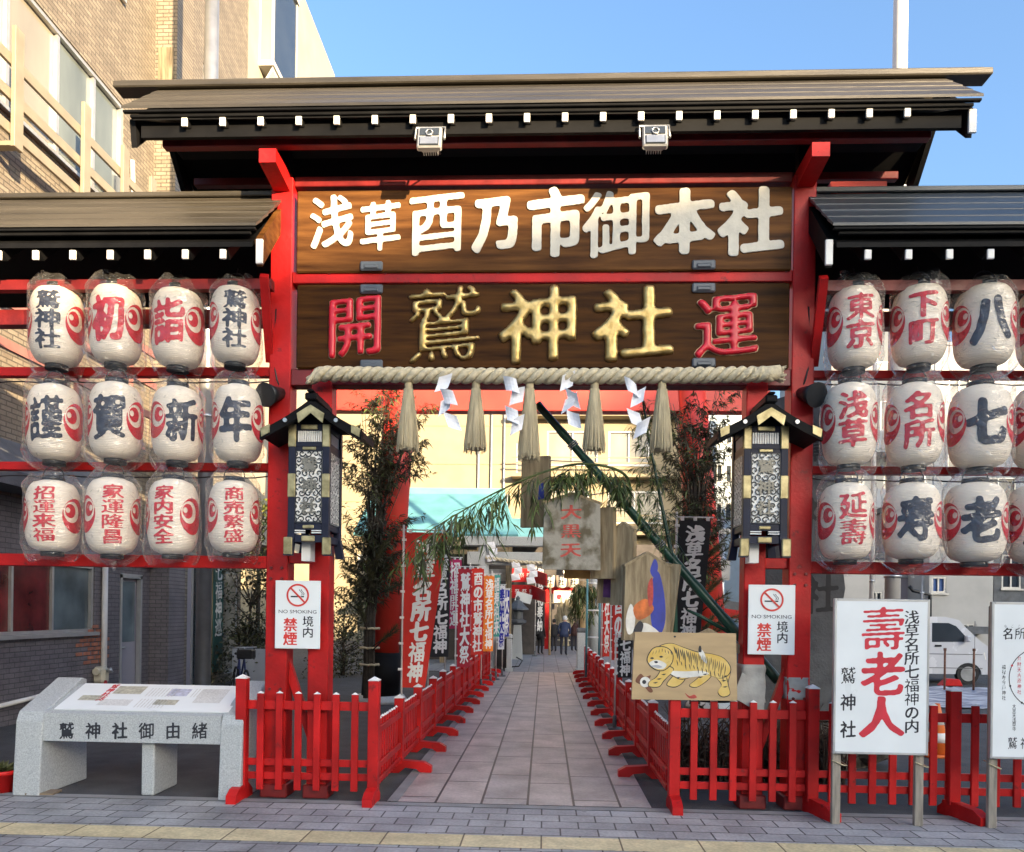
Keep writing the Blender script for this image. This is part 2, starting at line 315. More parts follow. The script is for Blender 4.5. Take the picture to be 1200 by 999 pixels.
def glyph(ch, N=48, bold=.03, rough=.06, shear=.07):
    key = (ch, N, bold, rough, shear)
    if key in _gc: return _gc[key]
    v, t = raw(ch); v = (v-EMC)/EMS; ext = 1.24; SS = 2; n = N*SS; xs = np.linspace(-ext/2, ext/2, n); C = np.zeros((n, n), bool)
    v = v.copy(); v[:, 1] += shear*v[:, 0]
    for tri in v[t]:
        lo, hi = tri.min(0), tri.max(0); i0, i1 = np.searchsorted(xs, lo[0]), np.searchsorted(xs, hi[0], 'right'); j0, j1 = np.searchsorted(xs, lo[1]), np.searchsorted(xs, hi[1], 'right')
        if i1 <= i0 or j1 <= j0: continue
        X, Y_ = np.meshgrid(xs[i0:i1], xs[j0:j1]); a, b, c = tri
        d1 = (b[0]-a[0])*(Y_-a[1])-(b[1]-a[1])*(X-a[0]); d2 = (c[0]-b[0])*(Y_-b[1])-(c[1]-b[1])*(X-b[0]); d3 = (a[0]-c[0])*(Y_-c[1])-(a[1]-c[1])*(X-c[0])
        C[j0:j1, i0:i1] |= ((d1 >= 0) & (d2 >= 0) & (d3 >= 0)) | ((d1 <= 0) & (d2 <= 0) & (d3 <= 0))
    f = C.astype(float); cov = C.mean()*ext*ext; r = bold*n/ext*min(1, max(.22, (.50-cov)/.28))
    if r >= .8:                                    # thicken with a slanted brush footprint
        out = f.copy(); q = int(1.35*r+1)
        for dy in range(-q, q+1):
            for dx in range(-q, q+1):
                if ((dx*.92-dy*.39)/1.3)**2+((dx*.39+dy*.92)/.74)**2 <= r*r: out = np.maximum(out, np.roll(np.roll(f, dy, 0), dx, 1))
        f = out
    f = blur(f, .016*n/ext*.8+.5)
    f = f + rough*lattice(n, 9, hash(ch) % 9999 if False else ord(ch) % 9999)*1.2 + rough*.7*lattice(n, 28, ord(ch) % 7777)
    f = f.reshape(N, SS, N, SS).mean((1, 3))
    f[0] = f[-1] = 0; f[:, 0] = f[:, -1] = 0
    g2 = np.clip((blur(np.clip(f, 0, 1), .022*N/ext)-.30)/.62, 0, 1)
    res = march(f, .5, ext, g2); _gc[key] = res; return res
def put(B, ch, fn, cx, cy, w, h, mi, N=48, bold=.03, rough=.06, shear=.07, puff=0, depth=0):
    """write one character: fn(x, y, lift) places a point of the flat sheet in space"""
    vs, fs, hs = glyph(ch, N, bold, rough, shear)
    if not len(vs): return
    B.geo([fn(cx+a*w, cy+b*h, depth+puff*min(max(z_, 0), 1)**.7) for (a, b), z_ in zip(vs, hs)], fs, mi, bool(puff))
    if depth:                                     # cut sides
        cnt = {}
        for f in fs:
            for k in range(len(f)):
                e = (f[k], f[(k+1) % len(f)]); cnt[e] = 1
        for (a, b) in [e for e in cnt if (e[1], e[0]) not in cnt]:
            p, q = vs[a], vs[b]; B.face([fn(cx+p[0]*w, cy+p[1]*h, depth), fn(cx+q[0]*w, cy+q[1]*h, depth), fn(cx+q[0]*w, cy+q[1]*h, 0), fn(cx+p[0]*w, cy+p[1]*h, 0)], mi)
def column(B, s, fn, cx, top, w, h, mi, **k):
    for i, ch in enumerate(s): put(B, ch, fn, cx, top-h*(i+.5), w, h, mi, **k)
def latin(B, s, fn, cx, cy, hgt, mi, sx=1):
    v, t = raw(s); x0, x1 = v[:, 0].min(), v[:, 0].max(); k = hgt/.72
    B.geo([fn(cx+(a-(x0+x1)/2)*k*sx, cy+b*k-hgt/2, .0) for a, b in v], t.tolist(), mi)
def sheet(o, u, v_, n):                           # flat writing surface
    o, u, v_, n = V(o), V(u), V(v_), V(n)
    return lambda x, y, l: o+u*x+v_*y+n*l
FRONT = lambda o: sheet(o, (1, 0, 0), (0, 0, 1), (0, -1, 0))
def disc_field(N, fun, ext=2.3):
    u = np.linspace(-ext/2, ext/2, N); X, Y_ = np.meshgrid(u, u); return march(fun(X, Y_), 0, ext)
def tomoe(X, Y_):
    dA = np.hypot(X-.30, Y_-.20); dB = np.hypot(X-.42, Y_-.26)      # red disc, a pale crescent winding round a red eye
    eye = np.minimum(.40-dB, np.hypot(X-.62, Y_-.30)-.16)
    return np.minimum(1.0-np.hypot(X, Y_), np.maximum(dA-.61, eye))
EMB = disc_field(46, tomoe)
# ------------------------------------------------------------------ ground
def flat(name, x0, x1, y0, y1, z, m):
    b = MB(); b.face([(x0, y0, z), (x1, y0, z), (x1, y1, z), (x0, y1, z)]); return struct(name, b, m)
flat('ground', -250, 250, -150, 350, 0, m_asph)
flat('pavement', -40, 40, 1.5, 6.79, .004, m_pave)
flat('tactile_strip', -40, 40, 5.65, 5.95, .008, m_tact)
flat('kerb_strip', -40, 40, 6.79, 6.905, .008, m_conc)
flat('stone_path', -1.40, .98, 6.905, 22.0, .012, m_path)
flat('path_border', -1.40, -1.30, 6.905, 22.0, .016, m_conc)
flat('court_paving', -4.2, 4.2, 22.0, 45, .006, m_farpave)
# ------------------------------------------------------------------ street across, behind the viewer: unseen blocks, skyline shaped to shade the gate
def skyline(pts, y0, y1, label, m):
    b = MB(); b.prism([(x, y0, z) for x, z in pts], (0, y1-y0, 0)); o = b.build('shade_building', m); tag(o, label, 'building', 'unseen street buildings shaped to shade the gate')
LIN = lambda X0: 6.66+.195*(X0-3.1)
SX, SZ = 34.65, 11.04                            # where the rays cross the plane y = -45
skyline([(10, 0), (46.2, 0), (46.2, LIN(46.2-SX)+SZ), (10, LIN(10-SX)+SZ)], -45, -50, 'unseen pale long building across the street, roof slope shaped to the shadow edge', m_creamw)
G0 = lambda X0: X0+SX
skyline([(G0(11.6), 0), (G0(12.3), 0), (G0(12.3), 9.0+SZ), (G0(11.6), 9.0+SZ)], -45, -46.5, 'unseen narrow grey block across the street, added for shade beside the gap', m_greyr)
skyline([(G0(12.3), 0), (G0(13.4), 0), (G0(13.4), 2.2+SZ), (G0(12.3), 2.2+SZ)], -45, -46, 'unseen low grey block across the street, leaving a gap for sun', m_greyr)
skyline([(G0(13.4), 0), (G0(16.2), 0), (G0(16.2), 5.0+SZ), (G0(13.4), 5.0+SZ)], -45, -46.5, 'unseen low grey block across the street, height set to let sun past', m_greyr)
skyline([(G0(16.2), 0), (G0(42.2), 0), (G0(42.2), 10.6+SZ), (G0(16.2), 10.6+SZ)], -45, -50, 'unseen long tall grey block across the street, added to shade the court', m_greyr)
skyline([(G0(42.3), 0), (G0(95), 0), (G0(95), 25+SZ), (G0(42.3), 25+SZ)], -45, -52, 'unseen tallest grey block across the street, added to shade the far apartments', m_greyr)
# ------------------------------------------------------------------ the gate
GY = 7.1
gate = thing('shrine_gate', (0, GY, 0), 'wide red timber gate with a black eaved roof spanning the stone path', 'gate')
px2x = lambda px, py, Y: P(px, py, Y).x
xo = [px2x(325.5, 900, GY), px2x(931, 850, GY)]; xi = [px2x(374, 900, GY), px2x(879, 850, GY)]
zz = lambda py, Y, px=638: P(px, py, Y).z
for x in xo:
    b = MB(); b.b2((x-.10, GY-.10, .12), (x+.10, GY+.10, zz(212, GY, 600+(x>0)*330)), 0, .008); p_ = b.build('post', m_red, gate)
    c = MB(); c.b2((x-.125, GY-.125, 0), (x+.125, GY+.125, .125), 0, .01); c.build('post_shoe', m_redold_shade, p_)
    d = MB()
    for z_ in (2.12, 2.02, 1.0):
        for s in (-1, 1): d.tube([(x+.05*s, GY-.10, z_), (x+.05*s, GY-.115, z_)], .014, 8)
    d.build('bolts', m_redold_shade, p_)
for x in xi:
    b = MB(); b.b2((x-.095, GY-.09, .12), (x+.095, GY+.09, zz(432, GY)), 0, .008); p_ = b.build('post', m_red, gate)
    c = MB(); c.b2((x-.12, GY-.12, 0), (x+.12, GY+.12, .125), 0, .01); c.build('post_shoe', m_redold_shade, p_)
for s, (a, c) in zip((-1, 1), zip(xo, xi)):
    b = MB(); b.bar((a-.0*s, GY+.02, 1.45), (c, GY+.02, .3), .06, .07); b.build('brace', m_red, gate)
    b = MB(); b.b2((min(a, c)+.097, GY-.06, zz(664, GY)), (max(a, c)-.097, GY+.05, zz(652, GY)), 0, .005); b.build('tie_beam', m_red, gate)
xa, xb = xo[0]+.10, xo[1]-.10
def beam(n, y0, y1, zt, zb, x0=xa, x1=xb, m=m_red, par=None):
    b = MB(); b.b2((x0, y0, zb), (x1, y1, zt), 0, .006); return b.build(n, m, par or gate)
bm1 = beam('beam', GY-.08, GY+.08, zz(317.5, GY-.08), zz(331, GY-.08))
d = MB()
for k in range(9): d.tube([(xa+.35+k*.52, GY-.082, zz(324, GY)), (xa+.35+k*.52, GY-.09, zz(324, GY))], .012, 6)
d.build('rivets', m_redold_shade, bm1)
beam('beam', GY-.08, GY+.08, zz(432.5, GY-.08), zz(452, GY-.08), m=m_redold_shade)
beam('beam', GY-.05, GY+.1, zz(208, GY), zz(219.5, GY), m=m_redold_shade)
# roof
YE, ZE, YR = 6.45, zz(117, 6.45), GY
RL, RRr = P(142, 117, YE).x, P(1153, 106, YE).x
def gable_roof(parent, x0, x1, ye, ze, yr, zr, m, n=5, tail=1.0, lipm=m_eave, name='roof_cover'):
    b = MB(); th = .03
    for side in (1, -1):
        for k in range(n):
            u0, u1 = k/n, (k+1)/n*1.0
            ya, yb = ye+(yr-ye)*u0, ye+(yr-ye)*u1; za, zb = ze+(zr-ze)*u0, ze+(zr-ze)*u1
            if side < 0: ya, yb = 2*yr-ya, 2*yr-yb
            b.prism([(x0, ya, za), (x0, yb, zb-.007), (x0, yb, zb-.007-th), (x0, ya, za-th+.006)], (x1-x0, 0, 0))
    r = b.build(name, m, parent)
    e = MB(); e.b2((x0+.01, ye+.004, ze-th-.022), (x1-.01, ye+.04, ze-th-.001), 0, .004); e.b2((x0+.06, ye+.03, ze-th-.05), (x1-.06, ye+.06, ze-th-.024), 0, .004); e.build('eave_edge', m_black, r)
    return r
zr_ = zz(95, GY)
mainroof = gable_roof(gate, RL, RRr, YE, ZE, YR, zr_-.02, m_copper, 4)
b = MB(); cx0, cx1 = P(138, 95, GY).x, P(1158, 86, GY).x
b.b2((cx0, GY-.09, zr_-.055), (cx1, GY+.09, zr_+.008), 0, .01); b.b2((cx0+.06, GY-.06, zr_+.009), (cx1-.06, GY+.06, zr_+.03), 0, .008); b.build('ridge_cap', m_copper, mainroof)
# black soffit boards and rafters
b = MB()
for s in (1, -1):
    y0, y1 = GY-(GY-YE-.05)*s, GY
    b.prism([(RL+.08, y0, ZE-.075), (RL+.08, y1, ZE+.30), (RL+.08, y1, ZE+.26), (RL+.08, y0, ZE-.095)], (RRr-RL-.16, 0, 0))
b.build('soffit', m_black, gate)
for s, x in ((-1, RL+.02), (1, RRr-.02)):
    b = MB()
    for t_ in (1, -1):
        y0 = GY-(GY-YE-.10)*t_
        b.prism([(x, y0, ZE-.06), (x, GY, zr_-.12), (x, GY, zr_-.36), (x, y0+.04*t_, ZE-.28)], (-.05*s, 0, 0))
    bb = b.build('bargeboard', m_black, gate)
    if s < 0: continue
    c = MB(); c.b2((x-.005-.05*s, YE+.075, ZE-.27), (x+.008*s, YE+.098, ZE-.075), 0, .003); c.build('end_cap', m_white, bb)
for k in range(20):
    x = px2x(216+k*44.6, 141, 6.5)
    if x > RRr-.1: break
    b = MB(); b.bar((x, 6.53, ZE-.105), (x, GY, ZE+.20), .07, .08); rf = b.build('rafter', m_black, gate)
    zc = zz(141, 6.5, 638)
    c = MB(); c.box((x, 6.505, ZE-.112), (.052, .02, .080), None, 0, .004); c.build('rafter_end', m_white, rf)
beam('purlin', 6.74, 6.82, zz(157.5, 6.74), zz(167, 6.74), P(190, 160, 6.74).x, P(1092, 158, 6.74).x, m_redold_shade)
beam('purlin', 7.36, 7.44, zz(157.5, 6.74), zz(167, 6.74), P(190, 160, 6.74).x, P(1092, 158, 6.74).x, m_redold_shade)
b = MB(); b.b2((RL+.12, 6.56, ZE-.21), (RRr-.12, 6.60, ZE-.085)); b.build('fascia', m_black, gate)
beam('ridge_beam', GY-.07, GY+.07, ZE+.13, ZE-.05, RL+.2, RRr-.2, m_black)
for x in xo:
    b = MB(); zt = zz(212, GY); b.prism([(x-.075, 6.62, ZE-.28), (x-.075, 6.62, ZE-.40), (x-.075, GY+.1, zt-.16), (x-.075, 7.58, ZE-.40), (x-.075, 7.58, ZE-.28), (x-.075, GY, zt+.02)], (.15, 0, 0)); b.build('bracket_arm', m_red, gate)
    b = MB(); b.b2((x-.05, GY-.05, zt+.0), (x+.05, GY+.05, ZE+.0)); b.build('king_post', m_black, gate)
b = MB(); b.b2((xo[1]+.25, GY-.02, ZE-.5), (xo[1]+.75, GY+.10, ZE-.36)); b.build('tie_beam', m_verm, gate)
# hanging sign boards
def board(name, px0, px1, py0, py1, Y, m, label):
    x0, x1 = P(px0, py0, Y).x, P(px1, py0, Y).x; z0, z1 = zz(py1, Y), zz(py0, Y)
    t = thing(name, ((x0+x1)/2, Y, z0), label, 'sign board'); b = MB(); b.b2((x0, Y, z0), (x1, Y+.06, z1), 0, .012); return t, b, (x0, x1, z0, z1)
Y1 = 6.99
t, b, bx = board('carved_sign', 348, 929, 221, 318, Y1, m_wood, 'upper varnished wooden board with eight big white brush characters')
fr = FRONT((0, Y1-.001, 0))
for ch, cx, cy, w_, h_ in (('浅', 389, 262, 50, 60), ('草', 446, 267, 48, 56), ('酉', 512, 263, 66, 72), ('乃', 582, 263, 52, 62), ('市', 651, 263, 64, 76), ('御', 723, 264, 76, 74), ('本', 802, 262, 66, 72), ('社', 880, 262, 70, 72)):
    p = P(cx, cy, Y1); put(b, ch, fr, p.x, p.z, w_*Y1/F*1.04, h_*Y1/F*1.06, 1, N=72, bold=.044 if ch not in '御浅草' else .032, rough=.07, shear=.10, depth=.012)
sb = b.build('board', [m_wood, M('white_lacquer', (.60, .57, .49), .55, .10, 10, .25, 40)], t)
def sign_brackets(t, Y, pts):
    for px, py in pts:
        b = MB(); p = P(px, py, Y-.02); b.box((p.x, Y-.012, p.z), (.21, .03, .085), None, 0, .012); b.box((p.x, Y-.032, p.z-.012), (.13, .012, .035), None, 0, .008); b.build('bracket', m_bracket, t)
sign_brackets(t, Y1, ((435, 311.5), (825, 310)))
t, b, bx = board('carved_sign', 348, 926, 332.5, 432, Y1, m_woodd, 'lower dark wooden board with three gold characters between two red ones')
for ch, cx, cy, w_, h_, mi in (('開', 416, 384, 62, 66, 2), ('鷲', 520, 383, 82, 82, 1), ('神', 632, 383, 84, 80, 1), ('社', 742, 382, 82, 76, 1), ('運', 851, 384, 66, 68, 2)):
    p = P(cx, cy, Y1)
    for q, (gr, mm) in enumerate([(.018, 3), (0, 2)] if mi == 2 else [(0, 1)]):
        put(b, ch, fr, p.x, p.z, w_*Y1/F*1.12, h_*Y1/F*1.12, mm, N=96 if ch == '鷲' else 76, bold=(.016 if ch == '鷲' else .038 if mi == 2 else .040)+gr, rough=.07, shear=.10, depth=.006+.006*q, puff=(.038 if mi == 1 else .026)*(mm != 3))
b.build('board', [m_woodd, m_gold, M('red_lacquer', (.60, .012, .03), .35, .1, 8), M('old_gold_edge', (.35, .22, .13), .5, .2, 20, metal=.3)], t)
sign_brackets(t, Y1, ((435, 338.5), (825, 337), (435, 427), (825, 425)))
# floodlights under the eave
for i, (px, py, lab) in enumerate(((503, 160, 'square floodlight under the main eave, the one nearer the brick building'), (768, 158, 'square floodlight under the main eave, the one with the white pole beyond it'))):
    p = P(px, py, 6.45); t = thing('floodlight', p, lab, 'floodlight', 'floodlights under the eave'); rot = Matrix.Rotation(R(-14), 3, 'X')
    A = lambda x, y, z: p + rot @ V((x, y, z))
    b = MB(); b.box(A(0, .03, 0), (.21, .06, .21), rot, 0, .012); b.box(A(0, .075, 0), (.15, .05, .15), rot, 0, .01)
    for k in range(7): b.box(A(-.06+.02*k, .115, 0), (.006, .04, .13), rot)
    b.build('housing', m_alu, t)
    b = MB(); b.box(A(0, -.003, .045), (.165, .008, .075), rot, 0, .003); b.box(A(0, -.003, -.05), (.165, .008, .085), rot, 0, .003); b.build('lens', m_glass, t)
    b = MB(); b.tube([A(.03*cos(q*pi/3), -.012, .03+.03*sin(q*pi/3)) for q in range(7)], .007, 6); b.box(A(0, -.01, -.05), (.15, .004, .07), rot); b.build('reflector', m_steel, t)
    b = MB(); b.tube([A(-.125, .03, 0), A(-.125, .05, .14), A(.125, .05, .14), A(.125, .03, 0)], .011, 6); b.build('yoke', m_steel, t)
    b = MB(); b.tube([A(0, .1, 0), A(.03, .2, .05), A(.05, .3, .12)], .008, 6); b.build('cable', m_blackm, t)
# ------------------------------------------------------------------ lantern racks with their own small roofs
def rack(sgn, label, pxr, pyr, pxe, pye, xfar, rails):
    Y = GY; ye = 6.40; yr = GY; ze, zr = zz(pye, ye, pxe), zz(pyr, yr, pxr)
    xi_ = (P(pxe, pye, ye).x+P(pxr, pyr, yr).x)/2; x0, x1 = sorted((xi_, xfar))
    t = thing('lantern_rack', (xo[0] if sgn < 0 else xo[1], GY+.16, 0), label, 'lantern rack', 'lantern racks beside the gate')
    mt = m_copper if sgn < 0 else m_coppershade
    r = gable_roof(t, x0, x1, ye, ze, yr, zr, mt, 5, lipm=m_blackm)
    b = MB(); b.b2((x0-.02, yr-.05, zr-.02), (x1+.02, yr+.05, zr+.03), 0, .008); b.build('ridge_cap', mt, r)
    b = MB()
    for s in (1, -1): b.prism([(x0+.05, yr-(yr-ye-.05)*s, ze-.14), (x0+.05, yr, zr-.16), (x0+.05, yr, zr-.20), (x0+.05, yr-(yr-ye-.05)*s, ze-.18)], (x1-x0-.1, 0, 0))
    b.build('soffit', m_black, t)
    xin = xi_-.02*sgn*-1
    b = MB()
    for s in (1, -1): b.prism([(xi_, yr-(yr-ye-.10)*s, ze-.10), (xi_, yr, zr-.07), (xi_, yr, zr-.30), (xi_, yr-(yr-ye-.16)*s, ze-.30)], (.05*sgn, 0, 0))
    bb = b.build('bargeboard', m_wood if sgn < 0 else m_black, t)
    c = MB(); c.b2((xi_-.03, ye+.075, ze-.31), (xi_+.03, ye+.10, ze-.10), 0, .004); c.build('end_cap', m_white, bb)
    n = int(abs(xfar-xi_)/.318)
    for k in range(1, n):
        x = xi_+sgn*(.33*k-.02)
        b = MB(); b.bar((x, ye+.10, ze-.225), (x, yr, zr-.24), .07, .085); rf = b.build('rafter', m_black, t)
        c = MB(); c.box((x, ye+.068, ze-.235), (.055, .02, .080), None, 0, .004); c.build('rafter_end', m_white, rf)
    b = MB(); b.b2((x0+.1, 6.78, ze-.40), (x1, 6.86, ze-.31)); b.build('purlin', m_redold_shade, t)
    b = MB(); b.b2((x0+.1, GY-.06, ze-.62), (x1, GY+.06, ze-.48)); b.build('purlin', m_redold_shade, t)
    b = MB(); b.bar((xi_+.08*sgn*0, 6.6, ze-.36), (xo[0]-.12 if sgn < 0 else xo[1]+.12, GY-.02, ze-.95), .07, .09); b.build('bracket_arm', m_red, t)
    xe = xo[0]-.10 if sgn < 0 else xo[1]+.10
    for (pa, pb, dy) in rails:
        b = MB(); b.b2((min(xe, xfar), GY-.045-dy, zz(pb, GY, 160 if sgn < 0 else 1080)), (max(xe, xfar), GY+.045+dy, zz(pa, GY, 160 if sgn < 0 else 1080)), 0, .005); b.build('rail', m_red, t)
    xp = xfar-sgn*.4
    b = MB(); b.b2((xp-.09, GY-.09, 0), (xp+.09, GY+.09, ze-.5), 0, .006); b.build('post', m_red, t)
    b = MB()
    for (pa, pb, dy) in rails[:2]:
        z_ = zz(pb, GY, 160 if sgn < 0 else 1080)-.05; pts = [(xe+(xfar-xe)*q/24, GY-.06, z_-.02*abs(sin(q*.9))) for q in range(25)]; b.tube(pts, .007, 5)
    b.build('cable', m_blackm, t)
    return t
rack(-1, 'red rack holding three rows of paper lanterns in front of the brick building', 335, 230, 299, 261, -5.9, ((432, 442.5, 0), (543, 552.5, 0), (651, 665, .02)))
rack(1, 'red rack holding three rows of paper lanterns above the white sign boards', 945, 226, 975, 261, 5.9, ((436, 445, 0), (548, 557, 0), (660, 674, .02)))
# ------------------------------------------------------------------ straw rope, tassels, paper streamers
YROPE = 6.86
rp = thing('straw_rope', P(638, 440, YROPE), 'thick twisted straw rope with hanging tassels stretched under the lower board', 'rope')
b = MB(); xs = [P(360, 443, YROPE), P(372, 439, YROPE), P(600, 440, YROPE), P(905, 435, YROPE)]
N_ = 260
def ropec(u):
    x = xs[0].x+(xs[3].x-xs[0].x)*u; z = zz(438.5, YROPE)-.02*sin(pi*u)+ (.0 if u > .03 else -.25*(.03-u)/.03*.3); return V((x, YROPE, z))
for s in range(3):
    pts = []; 
    for k in range(N_+1):
        u = k/N_; a = 2*pi*s/3-u*2*pi*15; rr = .040*(1 if u > .02 else .6); c = ropec(u); pts.append(c+V((0, cos(a)*rr, sin(a)*rr)))
    b.tube(pts, [.034*(1 if k > 5 else .5+.1*k) for k in range(N_+1)], 7, 0)
b.build('rope', m_rope, rp)
b = MB(); e = ropec(1.0)
b.lathe([(.052, 0), (.058, .04), (.06, .12), (.07, .26), (.055, .262)], (0, 0, 0), 16)
bmesh.ops.rotate(b.bm, verts=b.bm.verts, cent=(0, 0, 0), matrix=Matrix.Rotation(R(88), 3, 'Y')); bmesh.ops.translate(b.bm, verts=b.bm.verts, vec=e+V((-.2, 0, 0)))
for k in range(90):
    a, r_ = random.random()*2*pi, .066*math.sqrt(random.random()); q = e+V((.05, cos(a)*r_, sin(a)*r_)); b.bar(q, q+V((.03+.03*random.random(), cos(a)*.012, sin(a)*.012)), .006, .006)
b.build('rope_end', m_rope, rp)
b = MB()
for q in (.2, .17): b.tube([e+V((-q, cos(k*pi/6)*.06, sin(k*pi/6)*.06)) for k in range(13)], .006, 6)
b.build('binding', m_straw, rp)
for px in (479, 558, 621, 697, 776):
    b = MB(); top = P(px, 445, YROPE+.02); H = (532-447)*YROPE/F*(1 if px != 621 else 1.12)
    b.lathe([(.034, -.0), (.038, -.05), (.036, -.085), (.046, -.13), (.072, -H*.55), (.092, -H*.96), (.085, -H*.965)], top, 14)
    for k in range(150):
        a = random.random()*2*pi; r0, r1 = .042, .098*(.85+.22*random.random()); dz = -H*(.90+.12*random.random())
        p0 = top+V((cos(a)*r0, sin(a)*r0, -.09)); pm = top+V((cos(a)*.072, sin(a)*.072, -H*.5)); p1 = top+V((cos(a)*r1, sin(a)*r1, dz)); b.tube([p0, pm, p1], [.0045, .005, .0035], 4, 0, False, False)
    b.tube([top+V((cos(k*pi/6)*.032, sin(k*pi/6)*.032, -.07)) for k in range(13)], .006, 5)
    b.build('tassel', m_straw, rp)
for i, (px, py, sd) in enumerate(((521, 442, 1), (596, 441, -1), (666, 440, 1), (738, 441, -1))):
    t = P(px, py, YROPE-.09); b = MB(); s = .105; off = 0; rnd = random.Random(i+3)
    y_ = 0; x_ = 0
    b.bar(t+V((0, .09, .05)), t+V((0, .03, -.01)), .012, .004)
    p0 = t+V((-.05, 0, 0))
    for k in range(4):
        th_ = R(rnd.uniform(12, 34))*(1 if k % 2 == 0 else -1)*sd; ac = V((cos(th_)*.125, rnd.uniform(-.05, .05), sin(th_)*.125)); dn = V((.035*sd*(1 if k % 2 else -1)+rnd.uniform(-.02, .02), rnd.uniform(-.04, .02), -.135)); n_ = 4
        bow_ = rnd.uniform(-.03, .03); q = lambda u, v_: p0+ac*u+dn*v_+V((0, bow_*4*u*(1-u)+.02*sin(v_*3), 0))
        for i_ in range(n_):
            for j_ in range(n_): b.face([q(i_/n_, j_/n_), q((i_+1)/n_, j_/n_), q((i_+1)/n_, (j_+1)/n_), q(i_/n_, (j_+1)/n_)], 0, True)
        p0 = p0+dn+ac*(.42 if k % 2 == 0 else -.30)+V((0, -.004, .012))
    o = b.build('paper_streamer', m_paper, loc=t)
    tag(o, ('white folded paper streamer next to the first straw tassel from the brick building', 'white folded paper streamer tucked against the far side of the second tassel', 'white folded paper streamer just past the middle tassel, above the green bamboo pole', 'white folded paper streamer by the last tassel, above the diagonal bamboo')[i], 'paper streamer', 'paper streamers on the straw rope')
